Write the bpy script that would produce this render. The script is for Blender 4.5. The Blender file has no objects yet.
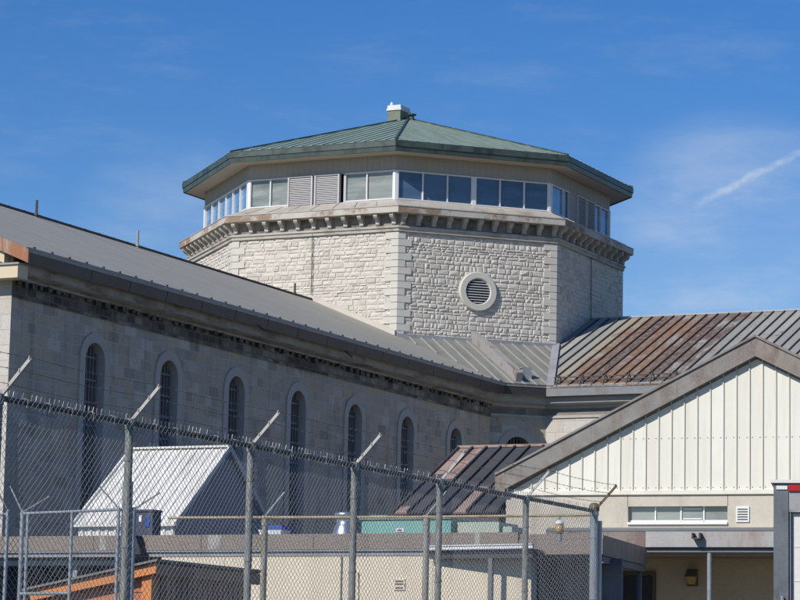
import bpy, math, random
from mathutils import Vector, Matrix
random.seed(7)
SC = bpy.context.scene
COL = SC.collection
R = math.radians
TH = R(25.54)

# ------------------------------------------------------------------ materials
class NT:
    def __init__(s, name):
        s.m = bpy.data.materials.new(name); s.m.use_nodes = True
        s.t = s.m.node_tree; s.b = s.t.nodes['Principled BSDF']
    def n(s, typ, **kw):
        nd = s.t.nodes.new(typ)
        for k, v in kw.items():
            if k in nd.inputs.keys() if isinstance(k, str) else False: nd.inputs[k].default_value = v
            else: setattr(nd, k, v)
        return nd
    def l(s, a, b): s.t.links.new(a, b)
    def coord(s, kind='UV', scale=(1, 1, 1)):
        tc = s.n('ShaderNodeTexCoord'); mp = s.n('ShaderNodeMapping')
        mp.inputs['Scale'].default_value = scale
        s.l(tc.outputs[kind], mp.inputs['Vector']); return mp.outputs['Vector']
    def noise(s, vec, scale, detail=4, rough=.55):
        nd = s.n('ShaderNodeTexNoise'); nd.inputs['Scale'].default_value = scale
        nd.inputs['Detail'].default_value = detail; nd.inputs['Roughness'].default_value = rough
        s.l(vec, nd.inputs['Vector']); return nd.outputs['Fac']
    def ramp(s, fac, stops):
        nd = s.n('ShaderNodeValToRGB'); e = nd.color_ramp.elements
        while len(e) < len(stops): e.new(.5)
        for q, (p, c) in zip(e, stops):
            q.position = p; q.color = (c, c, c, 1) if not hasattr(c, '__len__') else (*c, 1)
        s.l(fac, nd.inputs['Fac']); return nd.outputs['Color']
    def mix(s, fac, a, b, mode='MIX'):
        nd = s.n('ShaderNodeMix', data_type='RGBA', blend_type=mode)
        for i, v in ((0, fac), (6, a), (7, b)):
            if isinstance(v, (int, float)) and i == 0: nd.inputs[0].default_value = v
            elif isinstance(v, tuple): nd.inputs[i].default_value = (*v, 1)
            else: s.l(v, nd.inputs[i])
        return nd.outputs[2]
    def math(s, op, a, b=0.0):
        nd = s.n('ShaderNodeMath', operation=op)
        for i, v in ((0, a), (1, b)):
            if isinstance(v, (int, float)): nd.inputs[i].default_value = v
            else: s.l(v, nd.inputs[i])
        return nd.outputs[0]
    def bump(s, h, strength, dist=.02):
        nd = s.n('ShaderNodeBump'); nd.inputs['Strength'].default_value = strength
        nd.inputs['Distance'].default_value = dist
        s.l(h, nd.inputs['Height']); s.l(nd.outputs[0], s.b.inputs['Normal'])
    def done(s, col, rough=.8, metal=0.0, spec=.5):
        if isinstance(col, tuple): s.b.inputs['Base Color'].default_value = (*col, 1)
        else: s.l(col, s.b.inputs['Base Color'])
        if isinstance(rough, float): s.b.inputs['Roughness'].default_value = rough
        else: s.l(rough, s.b.inputs['Roughness'])
        s.b.inputs['Metallic'].default_value = metal
        s.b.inputs['Specular IOR Level'].default_value = spec
        return s.m

def plain(name, c1, c2, scale=3., stretch=(1, 1, 1), rough=.75, metal=0., bump=.2, fine=30., spec=.4):
    s = NT(name); v = s.coord('UV', stretch)
    a = s.noise(v, scale, 6, .65); b = s.noise(v, fine, 3)
    col = s.mix(s.ramp(a, ((.3, 0.), (.7, 1.))), c1, c2)
    col = s.mix(s.ramp(b, ((.3, 0.), (.75, .35))), col, tuple(x * .72 for x in c1))
    s.bump(b, bump, .01)
    return s.done(col, rough, metal, spec)

def stained(name, base, base2, stain, lo=.5, hi=.62, scale=1.2, stretch=(1, .25, 1), rough=.7, metal=0., stain2=None):
    """surface with streaks of a second colour"""
    s = NT(name); v = s.coord('UV', stretch); w = s.coord('UV')
    a = s.noise(w, 2.2, 6, .6); st = s.noise(v, scale, 7, .7)
    col = s.mix(s.ramp(a, ((.3, 0.), (.7, 1.))), base, base2)
    fine = s.noise(w, 22., 4, .7)
    if stain2: stain_c = s.mix(s.ramp(fine, ((.35, 0.), (.65, 1.))), stain, stain2)
    else: stain_c = stain
    col = s.mix(s.ramp(st, ((lo, 0.), (hi, 1.))), col, stain_c)
    col = s.mix(s.ramp(fine, ((.3, .3), (.6, 0.))), col, tuple(x * .6 for x in base))
    s.bump(fine, .2, .01)
    return s.done(col, rough, metal)

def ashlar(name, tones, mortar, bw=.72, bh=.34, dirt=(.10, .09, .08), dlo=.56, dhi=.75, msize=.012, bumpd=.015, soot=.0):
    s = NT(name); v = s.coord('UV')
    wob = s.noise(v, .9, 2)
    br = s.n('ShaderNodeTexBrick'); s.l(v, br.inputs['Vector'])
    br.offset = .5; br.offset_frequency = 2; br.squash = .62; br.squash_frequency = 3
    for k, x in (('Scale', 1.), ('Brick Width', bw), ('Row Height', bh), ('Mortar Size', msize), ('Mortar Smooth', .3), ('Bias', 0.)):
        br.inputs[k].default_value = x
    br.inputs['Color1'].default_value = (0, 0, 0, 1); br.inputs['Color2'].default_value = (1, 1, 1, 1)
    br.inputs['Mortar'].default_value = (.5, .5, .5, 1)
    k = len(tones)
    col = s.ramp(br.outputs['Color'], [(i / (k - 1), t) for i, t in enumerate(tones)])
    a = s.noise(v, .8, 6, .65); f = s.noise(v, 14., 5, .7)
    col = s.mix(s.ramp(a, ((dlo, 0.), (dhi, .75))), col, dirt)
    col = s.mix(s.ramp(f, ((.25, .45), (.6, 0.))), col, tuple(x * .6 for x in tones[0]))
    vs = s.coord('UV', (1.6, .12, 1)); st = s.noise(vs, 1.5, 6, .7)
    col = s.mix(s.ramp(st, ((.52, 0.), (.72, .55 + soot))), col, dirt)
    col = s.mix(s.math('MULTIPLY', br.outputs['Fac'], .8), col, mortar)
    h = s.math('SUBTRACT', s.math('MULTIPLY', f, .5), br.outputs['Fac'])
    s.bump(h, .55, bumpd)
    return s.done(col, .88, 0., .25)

def glass(name, col, rough=.06, spec=1.0):
    s = NT(name); v = s.coord('UV', (.5, 3., 1)); a = s.noise(v, .9, 4, .6); w = s.coord('UV'); b = s.noise(w, 1.3, 3)
    oi = s.n('ShaderNodeObjectInfo')
    c = s.mix(s.ramp(a, ((.38, 0.), (.62, 1.))), tuple(x * .6 for x in col), tuple(min(1, x * 1.5) for x in col))  # stretched noise paints cloud reflections into the pane colour
    c = s.mix(oi.outputs['Random'], c, tuple(min(1, x * 1.35 + .01) for x in col))
    c = s.mix(s.ramp(b, ((.55, 0.), (.62, .35))), c, tuple(x * .5 + .03 for x in col))
    s.bump(b, .04, .02)
    return s.done(c, s.ramp(b, ((.3, rough), (.8, rough + .12))), 0., spec)

def rusty_roof():
    s = NT('stained_metal_roof'); uv = s.coord('UV')
    sp = s.n('ShaderNodeSeparateXYZ'); s.l(uv, sp.inputs[0])
    X, Y = sp.outputs[0], sp.outputs[1]
    pan = s.math('FLOOR', s.math('DIVIDE', X, .45))
    wn = s.n('ShaderNodeTexWhiteNoise', noise_dimensions='1D'); s.l(pan, wn.inputs['W'])
    rnd = wn.outputs['Value']
    # patchy noise: each panel has its own offset, streaks run down the slope
    cb = s.n('ShaderNodeCombineXYZ')
    s.l(s.math('ADD', s.math('MULTIPLY', pan, 3.7), s.math('MULTIPLY', X, 2.)), cb.inputs[0])
    s.l(s.math('MULTIPLY', Y, .35), cb.inputs[1])
    st = s.noise(cb.outputs[0], 1., 6, .7)
    pu = s.n('ShaderNodeMapping'); pu.inputs['Scale'].default_value = (1.6, .55, 1); s.l(uv, pu.inputs[0]); patch = s.noise(pu.outputs[0], 4., 7, .75)
    big = s.noise(uv, .28, 3)
    base = s.mix(s.ramp(rnd, ((0., 0.), (1., 1.))), (.27, .275, .255), (.38, .375, .34))
    base = s.mix(s.ramp(patch, ((.35, .35), (.6, 0.))), base, (.17, .16, .145))
    # how strongly a place is rusted: strongest v 9.5..18
    reg = s.ramp(s.math('DIVIDE', X, 50.), ((.188, 0.), (.205, .85), (.22, 1.1), (.27, 1.1), (.31, .62), (.6, .5)))
    low = s.ramp(Y, ((0., 1.), (1., 1.)))
    amt = s.math('MULTIPLY', reg, s.math('ADD', s.math('ADD', s.math('MULTIPLY', rnd, .30), st), s.math('MULTIPLY', s.math('SUBTRACT', s.noise(uv, .55, 3), .5), .7)))
    amt = s.math('ADD', amt, s.math('MULTIPLY', s.math('SUBTRACT', patch, .5), .75))
    m = s.ramp(amt, ((.47, 0.), (.57, 1.)))
    rust = s.mix(s.ramp(rnd, ((.2, 0.), (.6, 1.))), (.22, .115, .06), (.10, .064, .052))
    rust = s.mix(s.ramp(patch, ((.45, 0.), (.62, .7))), rust, (.30, .24, .19))
    och = s.ramp(s.math('DIVIDE', X, 50.), ((.190, 0.), (.2, .6), (.215, .5), (.235, .0)))
    base = s.mix(s.math('MULTIPLY', och, s.ramp(st, ((.3, .2), (.55, .9)))), base, (.36, .27, .13))
    col = s.mix(m, base, rust)
    s.bump(patch, .2, .01)
    return s.done(col, .6, .0, .4)

M = {}
M['rubble'] = stained('rock_faced_limestone', (.575, .535, .465), (.665, .62, .55), (.44, .395, .33), .50, .72, .9, (1.6, .5, 1), .9)
M['rubble2'] = stained('weathered_limestone', (.47, .43, .37), (.58, .54, .475), (.38, .345, .29), .50, .70, 1.1, (1.4, .5, 1), .9)
M['mortar'] = plain('lime_mortar', (.54, .495, .43), (.62, .57, .50), 2., (1, 1, 1), .95, 0., .3, 30., .1)
M['quoin'] = plain('dressed_limestone', (.55, .525, .465), (.63, .60, .535), 1.4, (1, 1, 1), .85, 0., .2, 30., .2)
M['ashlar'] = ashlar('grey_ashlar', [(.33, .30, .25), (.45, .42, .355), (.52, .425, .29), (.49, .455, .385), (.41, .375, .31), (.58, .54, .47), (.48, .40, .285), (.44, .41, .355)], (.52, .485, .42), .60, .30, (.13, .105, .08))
M['ashlar_pale'] = ashlar('pale_ashlar', [(.5, .46, .4), (.6, .56, .5), (.56, .54, .5)], (.42, .4, .36), .9, .4, (.4, .34, .27))
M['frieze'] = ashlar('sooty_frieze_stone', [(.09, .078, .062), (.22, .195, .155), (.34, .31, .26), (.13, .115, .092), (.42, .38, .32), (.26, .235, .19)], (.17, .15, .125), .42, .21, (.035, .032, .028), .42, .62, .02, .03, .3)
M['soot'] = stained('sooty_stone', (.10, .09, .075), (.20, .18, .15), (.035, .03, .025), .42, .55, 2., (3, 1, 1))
M['corn'] = stained('cornice_stone', (.40, .38, .335), (.47, .45, .40), (.17, .15, .12), .55, .7, 1., (.35, 1.5, 1))
M['recess'] = stained('dark_recess_stone', (.23, .21, .18), (.30, .28, .245), (.12, .105, .09), .48, .62, 1.6, (1, 1, 1), .9)  # darker stone tone for the frieze wall behind the brackets
M['ribrust'] = stained('rust_streaked_lead', (.27, .26, .25), (.34, .33, .31), (.24, .16, .11), .54, .60, 1.6, (1, .6, 1), .6, 0., (.17, .12, .10))
M['corndirty'] = stained('dirty_cornice_stone', (.32, .295, .25), (.40, .375, .325), (.13, .115, .095), .48, .62, 1.2, (.5, 1.2, 1), .85, 0., (.20, .175, .14))
M['ledge'] = stained('ledge_stone_rust', (.46, .43, .375), (.55, .51, .45), (.24, .14, .085), .50, .57, .55, (1, .9, 1), .8, 0., (.31, .225, .16))
M['trim'] = stained('tower_trim_stone', (.40, .37, .32), (.49, .46, .405), (.24, .21, .175), .50, .64, 1.1, (1, 1.2, 1), .85)
M['surround'] = plain('window_surround_stone', (.44, .415, .37), (.50, .475, .43), 2.2, (1, 1, 1), .85, 0., .2, 30., .2)
M['lead'] = stained('lead_sheet', (.26, .27, .285), (.33, .34, .35), (.20, .19, .18), .5, .65, 1.2, (1, .3, 1), .55)
M['sillmetal'] = stained('sill_sheet', (.40, .375, .33), (.50, .465, .41), (.30, .24, .18), .52, .68, .8, (1, .3, 1), .6)
M['roofgrey'] = stained('grey_sheet_roof', (.37, .355, .29), (.43, .41, .345), (.22, .21, .17), .44, .66, 2.6, (2.6, .10, 1), .65, 0., (.31, .295, .24))
M['roofpale'] = stained('pale_sheet_roof', (.205, .205, .18), (.25, .25, .22), (.15, .15, .13), .48, .68, 2., (2., .2, 1), .6)
M['rusty'] = rusty_roof()
M['seam'] = plain('dark_seam', (.07, .065, .06), (.11, .10, .09), 3.)
M['seamlight'] = plain('light_seam', (.29, .29, .265), (.35, .35, .32), 3.)
M['gutter'] = stained('dark_gutter_metal', (.05, .047, .047), (.075, .072, .07), (.085, .05, .037), .58, .68, .7, (.5, .3, 1), .55)
M['darkmetal'] = plain('black_metal', (.025, .025, .028), (.045, .045, .05), 4.)
M['rustedge'] = stained('rusted_rake', (.30, .26, .21), (.38, .32, .26), (.33, .13, .06), .42, .56, 2.6, (2., .35, 1), .8)
M['cream'] = plain('cream_paint', (.62, .52, .36), (.68, .58, .42), .8, (1, 1, 1), .7, 0., .1, 30., .3)
M['copper'] = stained('copper_patina', (.21, .285, .23), (.285, .365, .30), (.145, .165, .13), .44, .66, 1.1, (2.6, .22, 1), .6, 0., (.16, .19, .145))
M['copseam'] = stained('patina_seam', (.25, .38, .32), (.30, .44, .37), (.15, .21, .17), .5, .6, 1., (3, 3, 1), .6)
M['copdark'] = stained('dark_copper_edge', (.04, .062, .055), (.075, .105, .09), (.025, .033, .03), .5, .62, 1.4, (1, .5, 1), .45)
M['siding'] = plain('taupe_boards', (.36, .335, .30), (.40, .375, .34), .7, (1, 1, 1), .7, 0., .05, 20., .3)
M['soffit'] = plain('soffit_boards', (.50, .43, .33), (.54, .47, .37), .7, (1, 1, 1), .7, 0., .05, 20., .3)
M['white'] = plain('white_frame', (.72, .73, .73), (.78, .79, .79), 1.5, (1, 1, 1), .5, 0., .05, 20.)
M['grille'] = plain('grey_louvre', (.48, .47, .47), (.53, .52, .52), 1.5, (1, 1, 1), .6, 0., .05, 20.)
M['gl_blind'] = glass('blind_glass', (.20, .215, .19), .12, .8)
M['gl_dark'] = glass('dark_glass', (.055, .10, .16), .04, .7)
M['gl_sky'] = glass('sky_glass', (.10, .2, .34), .05, 1.)
M['void'] = plain('dark_interior', (.012, .012, .014), (.02, .02, .022), 2.)
M['bars'] = plain('window_bars', (.16, .165, .175), (.24, .245, .25), 6.)
M['chim'] = stained('chimney_copper', (.14, .165, .12), (.19, .21, .16), (.09, .1, .08), .5, .65, 1., (1, 1, 1))
M['capwhite'] = stained('chimney_cap', (.62, .62, .59), (.70, .70, .67), (.45, .44, .41), .5, .64, 3., (1, 1, 1), .6)
# hall
M['panelwhite'] = stained('white_siding', (.71, .685, .585), (.75, .725, .625), (.60, .565, .46), .56, .74, 1.3, (3.2, .22, 1), .5)
s = NT('white_siding_sheets'); v = s.coord('UV'); sp = s.n('ShaderNodeSeparateXYZ'); s.l(v, sp.inputs[0])
pn = s.n('ShaderNodeTexWhiteNoise', noise_dimensions='1D'); s.l(s.math('FLOOR', s.math('DIVIDE', sp.outputs[0], .283)), pn.inputs['W'])
c = s.mix(pn.outputs['Value'], (.67, .645, .55), (.75, .73, .635)); v2 = s.coord('UV', (7., .35, 1)); st = s.noise(v2, 1.2, 6, .7)
c = s.mix(s.ramp(st, ((.50, 0.), (.72, .6))), c, (.56, .53, .43)); g = s.noise(v, .8, 4); c = s.mix(s.ramp(g, ((.5, 0.), (.75, .4))), c, (.62, .60, .52))
s.bump(g, .25, .03)
M['panelwhite'] = s.done(c, .5)
M['batten'] = plain('siding_batten', (.60, .585, .51), (.66, .645, .565), 1.)
M['rake'] = stained('weathered_rake_metal', (.185, .175, .155), (.26, .245, .22), (.12, .10, .09), .46, .62, 1.6, (1.4, .8, 1), .6, 0., (.22, .17, .15))
M['rake2'] = stained('rusty_rake_metal', (.21, .18, .155), (.27, .235, .205), (.17, .12, .10), .45, .6, 2.2, (1.2, .6, 1), .65)
M['concrete'] = stained('beige_concrete', (.52, .47, .385), (.58, .53, .44), (.45, .40, .33), .52, .72, 1.1, (1, .35, 1), .9)
M['fasciametal'] = stained('canopy_fascia_metal', (.34, .325, .31), (.41, .395, .375), (.28, .20, .165), .50, .66, 1.2, (1.4, .45, 1), .55)
M['bluetrim'] = plain('blue_grey_trim', (.15, .16, .175), (.19, .20, .215), 1.)
M['tan'] = plain('tan_stucco', (.47, .385, .27), (.53, .44, .32), 1.2, (1, 1, 1), .9, 0., .4, 14.)
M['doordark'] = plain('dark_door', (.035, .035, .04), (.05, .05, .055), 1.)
M['aggregate'] = NT('exposed_aggregate')
s = M['aggregate']; v = s.coord('UV'); f = s.noise(v, 38., 3, .8); g = s.noise(v, .9, 5, .6)
c = s.mix(s.ramp(f, ((.35, 0.), (.65, 1.))), (.11, .085, .07), (.40, .34, .29))
c = s.mix(s.ramp(g, ((.62, 0.), (.70, .8))), c, (.42, .39, .34)); s.bump(f, .5, .01)
M['aggregate'] = s.done(c, .9, 0., .2)
M['creamwall'] = stained('cream_stucco', (.70, .61, .46), (.75, .66, .51), (.62, .53, .39), .55, .75, .9, (1, .4, 1), .9)
M['patchstone'] = stained('pale_concrete_patch', (.36, .345, .31), (.43, .41, .37), (.24, .21, .18), .45, .6, 4., (1, .6, 1), .9)
M['galv'] = stained('galvanised_steel', (.26, .30, .33), (.36, .40, .43), (.20, .20, .18), .52, .66, 3., (3, .6, 1), .5, .3)
M['galvold'] = stained('weathered_galvanised', (.28, .28, .25), (.38, .38, .34), (.27, .21, .10), .50, .60, 2.4, (2, .5, 1), .6, .2)
M['galvpost'] = stained('lichen_galvanised_post', (.22, .23, .215), (.33, .34, .32), (.13, .125, .10), .48, .6, 4., (3, 1.5, 1), .6, .2)
M['raildark'] = plain('dark_shaded_rail', (.06, .062, .06), (.10, .10, .095), 4.)  # top rail's shaded side put into the base colour
M['wirerust'] = plain('rusty_barbed_wire', (.10, .08, .065), (.17, .15, .13), 5.)
M['arm'] = stained('pale_barb_arm', (.40, .385, .35), (.48, .465, .43), (.33, .29, .23), .52, .64, 4., (1, 1, 1), .6)
M['wire'] = plain('chain_link_wire', (.24, .25, .255), (.36, .37, .375), 1., (1, 1, 1), .45, .4, .0, 3.)
M['railyellow'] = stained('rusty_yellow_rail', (.40, .33, .19), (.46, .38, .24), (.30, .17, .07), .5, .62, 2., (1.5, 1.5, 1), .7)
M['orange'] = stained('orange_paint', (.60, .215, .055), (.66, .25, .07), (.48, .16, .04), .54, .7, 2., (1, .4, 1), .6)
M['orangewall'] = stained('faded_orange_boards', (.48, .17, .075), (.54, .205, .10), (.38, .13, .06), .5, .7, 2., (2, .5, 1), .7)
M['brown'] = stained('brown_boards', (.36, .19, .11), (.42, .235, .14), (.26, .145, .09), .5, .65, 2., (2, .5, 1), .7)
M['slatescreen'] = stained('grey_blue_screen', (.15, .15, .155), (.20, .20, .205), (.13, .13, .14), .5, .66, 2., (2, .5, 1), .8)
M['felt'] = plain('grey_roof_felt', (.18, .175, .165), (.24, .235, .22), 2.)
M['shedroof'] = stained('white_ribbed_metal', (.66, .65, .60), (.73, .72, .67), (.50, .48, .43), .54, .72, 1.4, (2.4, .2, 1), .5)
M['sheddark'] = plain('shaded_gable_sheet', (.30, .31, .33), (.34, .35, .37), .8)  # gable end's shade put into a darker grey
M['bluepanel'] = plain('dark_slate_panel', (.045, .048, .055), (.075, .076, .08), 1.2)
M['brownpanel'] = stained('pinkish_brown_panel', (.29, .205, .175), (.35, .26, .225), (.20, .125, .105), .5, .62, 1.5, (2, .6, 1), .7)
M['teal'] = stained('teal_paint', (.16, .38, .33), (.21, .43, .38), (.30, .42, .33), .56, .68, .7, (1, 1, 1), .6)
M['tealpale'] = stained('faded_teal_paint', (.33, .44, .37), (.42, .50, .41), (.50, .46, .32), .5, .62, .9, (1, 1, 1), .6)
M['green'] = plain('green_cap', (.04, .28, .16), (.06, .32, .19), 2.)
M['silver'] = plain('bright_steel', (.62, .63, .65), (.75, .76, .78), 3., (1, 1, 1), .3, .9, .1, 12.)
M['navy'] = plain('dark_unit_casing', (.055, .065, .10), (.085, .095, .13), 3.)
M['blue'] = plain('blue_plastic', (.02, .07, .35), (.03, .1, .42), 3.)
M['truckgrey'] = stained('grey_truck_frame', (.11, .125, .14), (.16, .175, .19), (.075, .08, .085), .5, .66, 2.5, (1.5, .7, 1), .5)
M['trucksilver'] = stained('scuffed_header', (.30, .30, .295), (.38, .38, .37), (.22, .21, .2), .5, .66, 2.5, (1, 1, 1), .5)
M['door'] = plain('white_roll_door', (.74, .72, .67), (.78, .76, .71), 1., (1, 1, 1), .5, 0., .05, 20.)
M['red'] = plain('red_lens', (.42, .012, .015), (.5, .02, .02), 4., (1, 1, 1), .25)
M['rubber'] = plain('tyre_rubber', (.02, .02, .02), (.03, .03, .03), 3.)
M['lamp'] = plain('lamp_housing', (.10, .08, .055), (.14, .11, .08), 5.)
M['amber'] = plain('amber_lens', (.42, .28, .09), (.5, .36, .14), 6., (1, 1, 1), .3)
M['leaf'] = plain('weed_leaf', (.05, .09, .03), (.09, .13, .05), 9.)
M['asphalt'] = plain('asphalt', (.045, .045, .047), (.06, .06, .06), .6, (1, 1, 1), .9, 0., .4, 40.)

# ------------------------------------------------------------------ mesh builder
class MB:
    def __init__(s): s.v = []; s.f = []; s.m = []
    def quad(s, pts, m=0):
        i = len(s.v); s.v += [tuple(p) for p in pts]; s.f.append(tuple(range(i, i + len(pts)))); s.m.append(m)
    def hexa(s, a, b, m=0):
        """a, b: lower and upper loops with the same count (a seen from above anticlockwise)"""
        n = len(a); i = len(s.v); s.v += [tuple(p) for p in a] + [tuple(p) for p in b]
        s.f.append(tuple(i + k for k in reversed(range(n)))); s.m.append(m)
        s.f.append(tuple(i + n + k for k in range(n))); s.m.append(m)
        for k in range(n):
            s.f.append((i + k, i + (k + 1) % n, i + n + (k + 1) % n, i + n + k)); s.m.append(m)
    def box(s, x0, x1, y0, y1, z0, z1, m=0):
        s.hexa([(x0, y0, z0), (x1, y0, z0), (x1, y1, z0), (x0, y1, z0)],
               [(x0, y0, z1), (x1, y0, z1), (x1, y1, z1), (x0, y1, z1)], m)
    def obox(s, o, ex, ey, ez, m=0):
        """box from corner o along three edge vectors"""
        o, ex, ey, ez = map(Vector, (o, ex, ey, ez))
        if ex.cross(ey).dot(ez) < 0: ex, ey = ey, ex
        a = [o, o + ex, o + ex + ey, o + ey]; s.hexa(a, [p + ez for p in a], m)
    def bar(s, p, q, w, h=None, up=(0, 0, 1), m=0):
        p, q = Vector(p), Vector(q); d = (q - p).normalized(); h = h or w
        sd = d.cross(Vector(up)); sd = sd.normalized() if sd.length > 1e-4 else Vector((1, 0, 0))
        u2 = sd.cross(d)
        s.obox(p - sd * w / 2 - u2 * h / 2, sd * w, q - p, u2 * h, m)
    def tube(s, pts, r, n=8, m=0, cap=True, r2=None):
        pts = [Vector(p) for p in pts]; k = len(pts); i0 = len(s.v)
        for j, p in enumerate(pts):
            d = (pts[min(j + 1, k - 1)] - pts[max(j - 1, 0)]).normalized()
            a = d.cross(Vector((0, 0, 1))); a = a.normalized() if a.length > 1e-3 else Vector((1, 0, 0))
            b = d.cross(a); rr = r if r2 is None else r + (r2 - r) * j / (k - 1)
            for t in range(n):
                an = 2 * math.pi * t / n
                s.v.append(tuple(p + (a * math.cos(an) + b * math.sin(an)) * rr))
        for j in range(k - 1):
            for t in range(n):
                A = i0 + j * n + t; B = i0 + j * n + (t + 1) % n
                s.f.append((A, A + n, B + n, B)); s.m.append(m)
        if cap:
            s.f.append(tuple(i0 + t for t in range(n))); s.m.append(m)
            s.f.append(tuple(i0 + (k - 1) * n + t for t in reversed(range(n)))); s.m.append(m)
    def lathe(s, c, prof, n=20, m=0):
        i0 = len(s.v); c = Vector(c)
        for r, z in prof:
            for t in range(n):
                an = 2 * math.pi * t / n; s.v.append((c.x + r * math.cos(an), c.y + r * math.sin(an), c.z + z))
        for j in range(len(prof) - 1):
            for t in range(n):
                A = i0 + j * n + t; B = i0 + j * n + (t + 1) % n
                s.f.append((A, B, B + n, A + n)); s.m.append(m)
        s.f.append(tuple(i0 + t for t in reversed(range(n)))); s.m.append(m)
        s.f.append(tuple(i0 + (len(prof) - 1) * n + t for t in range(n))); s.m.append(m)
    def loft(s, loops, m=0, closed=True):
        """loops of equal count joined by quads; loops anticlockwise seen from above going up"""
        i0 = len(s.v); n = len(loops[0])
        for L in loops: s.v += [tuple(p) for p in L]
        for j in range(len(loops) - 1):
            for t in range(n if closed else n - 1):
                A = i0 + j * n + t; B = i0 + j * n + (t + 1) % n
                s.f.append((A, B, B + n, A + n)); s.m.append(m)
    def build(s, name, mats, parent=None, smooth=False):
        me = bpy.data.meshes.new(name)
        off = Vector(parent['_off']) if parent is not None and '_off' in parent else Vector((0, 0, 0))
        me.from_pydata([tuple(Vector(p) - off) for p in s.v], [], s.f)
        if not isinstance(mats, (list, tuple)): mats = [mats]
        for m in mats: me.materials.append(M[m] if isinstance(m, str) else m)
        uv = me.uv_layers.new(name='m')
        for p, mi in zip(me.polygons, s.m):
            p.material_index = mi; p.use_smooth = smooth
            n = p.normal; hl = math.hypot(n.x, n.y)
            t = Vector((-n.y / hl, n.x / hl, 0)) if hl > .05 else Vector((1, 0, 0))
            b = n.cross(t)
            for li in p.loop_indices:
                co = me.vertices[me.loops[li].vertex_index].co + off
                uv.data[li].uv = (co.dot(t), co.dot(b))
        me.update()
        o = bpy.data.objects.new(name, me); COL.objects.link(o)
        if parent is not None:
            o.parent = parent
            if '_off' in parent: o['_off'] = tuple(off)
        return o

# frames: local axes of a group of things
def frame(psi, o): return Matrix.Translation(o) @ Matrix.Rotation(-psi, 4, 'Z')
PR = frame(TH, (.19, 110, 0))        # prison: x = along right wing, y = along left wing away from camera
FL = frame(TH, (0, 50, 0))
SH = frame(TH, (0, 62, 0))
HL = frame(R(19.7), (0, 60, 0))
OS = frame(TH, (0, 41, 0))
W0 = Matrix.Identity(4)

def thing(name, label, cat, F=W0, base=(0, 0, 0), group=None, kind=None):
    o = bpy.data.objects.new(name, None); COL.objects.link(o)
    o.empty_display_size = .5
    o.matrix_world = F @ Matrix.Translation(base)
    o['label'] = label; o['category'] = cat; o['_off'] = tuple(base)
    if group: o['group'] = group
    if kind: o['kind'] = kind
    return o

# ================================================================== OCTAGONAL TOWER
def octo(a, sa, z):
    """chamfered square, anticlockwise from above in local x=v, y=u"""
    return [Vector(p + (z,)) for p in ((-sa, -a), (sa, -a), (a, -sa), (a, sa), (sa, a), (-sa, a), (-a, sa), (-a, -sa))]
TA, TS = 8.13, 3.555
def grow(d, z, a=TA, s_=TS): return octo(a + d, s_ + d * .4142, z)
tower = thing('octagonal_tower', 'eight sided limestone tower with glazed lookout storey and green copper roof', 'tower', PR, (0, 0, 0))
mb = MB(); mb.loft([grow(0, 0), grow(0, 19.3)]); mb.build('wall', ['mortar'], tower)
def edge(k, off=0., z=0., a=TA, s_=TS):
    L = octo(a + off, s_ + off * .4142, z); p, q = L[k], L[(k + 1) % 8]
    t = (q - p); w = t.length; t = t / w; n = Vector((t.y, -t.x, 0)); return p, t, n, w
# face index: 0 = A (towards -y), 1 = B (diagonal), 2 = C (+x) ... 7 = left diagonal
def rubble(mb, k, z0, z1, hole=None):
    p, t, n, w = edge(k)
    z = z0; row = 0
    while z < z1 - .04:
        h = min(random.choice((.10, .13, .15, .17, .2)) * random.uniform(.9, 1.15), z1 - z)
        if z1 - z - h < .08: h = z1 - z
        x = .15
        while x < w - .15:
            L = min(random.choice((.14, .2, .26, .33, .42)) * random.uniform(.8, 1.2) * (1.25 if k in (0, 7) else 1.), w - .15 - x)
            if w - .15 - x - L < .12: L = w - .15 - x
            c = p + t * (x + L / 2)
            if not (hole and abs(x + L / 2 - w / 2) < hole[1] + L * .3 and abs(z + h / 2 - hole[0]) < hole[1] and math.hypot(x + L / 2 - w / 2, z + h / 2 - hole[0]) < hole[1]):
                g = .003; b = min(.05, L * .28) * random.uniform(.5, 1.2)
                m = 0 if random.random() < .75 else 1
                o = [p + t * (x + g) + Vector((0, 0, z + g)), p + t * (x + L - g) + Vector((0, 0, z + g)),
                     p + t * (x + L - g) + Vector((0, 0, z + h - g)), p + t * (x + g) + Vector((0, 0, z + h - g))]
                o = [q - n * .01 for q in o]
                mid_x = sum((q.dot(t) for q in o)) / 4; mid_z = z + h / 2
                d0 = random.uniform(.010, .030)
                inn = []
                for (sx, sz) in ((-1, -1), (1, -1), (1, 1), (-1, 1)):
                    inn.append(p + t * (x + L / 2 + sx * (L / 2 - b)) + Vector((0, 0, z + h / 2 + sz * (h / 2 - random.uniform(.015, .04)))) + n * (d0 + random.uniform(-.009, .012)))
                ctr = p + t * (x + L * random.uniform(.35, .65)) + Vector((0, 0, z + h * random.uniform(.4, .6))) + n * (d0 + random.uniform(.0, .022))
                i = len(mb.v); mb.v += [tuple(q) for q in o + inn + [ctr]]
                for a in range(4):
                    b2 = (a + 1) % 4
                    mb.f.append((i + a, i + b2, i + 4 + b2, i + 4 + a)); mb.m.append(m)
                    mb.f.append((i + 4 + a, i + 4 + b2, i + 8)); mb.m.append(m)
            x += L
        z += h; row += 1
for k in range(8):
    mb = MB(); rubble(mb, k, 13.0 if k in (0, 1, 2, 7) else 15., 18.98, (16.9, .7) if k == 1 else None)
    mb.build('stone_facing', ['rubble', 'rubble2'], tower)
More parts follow.
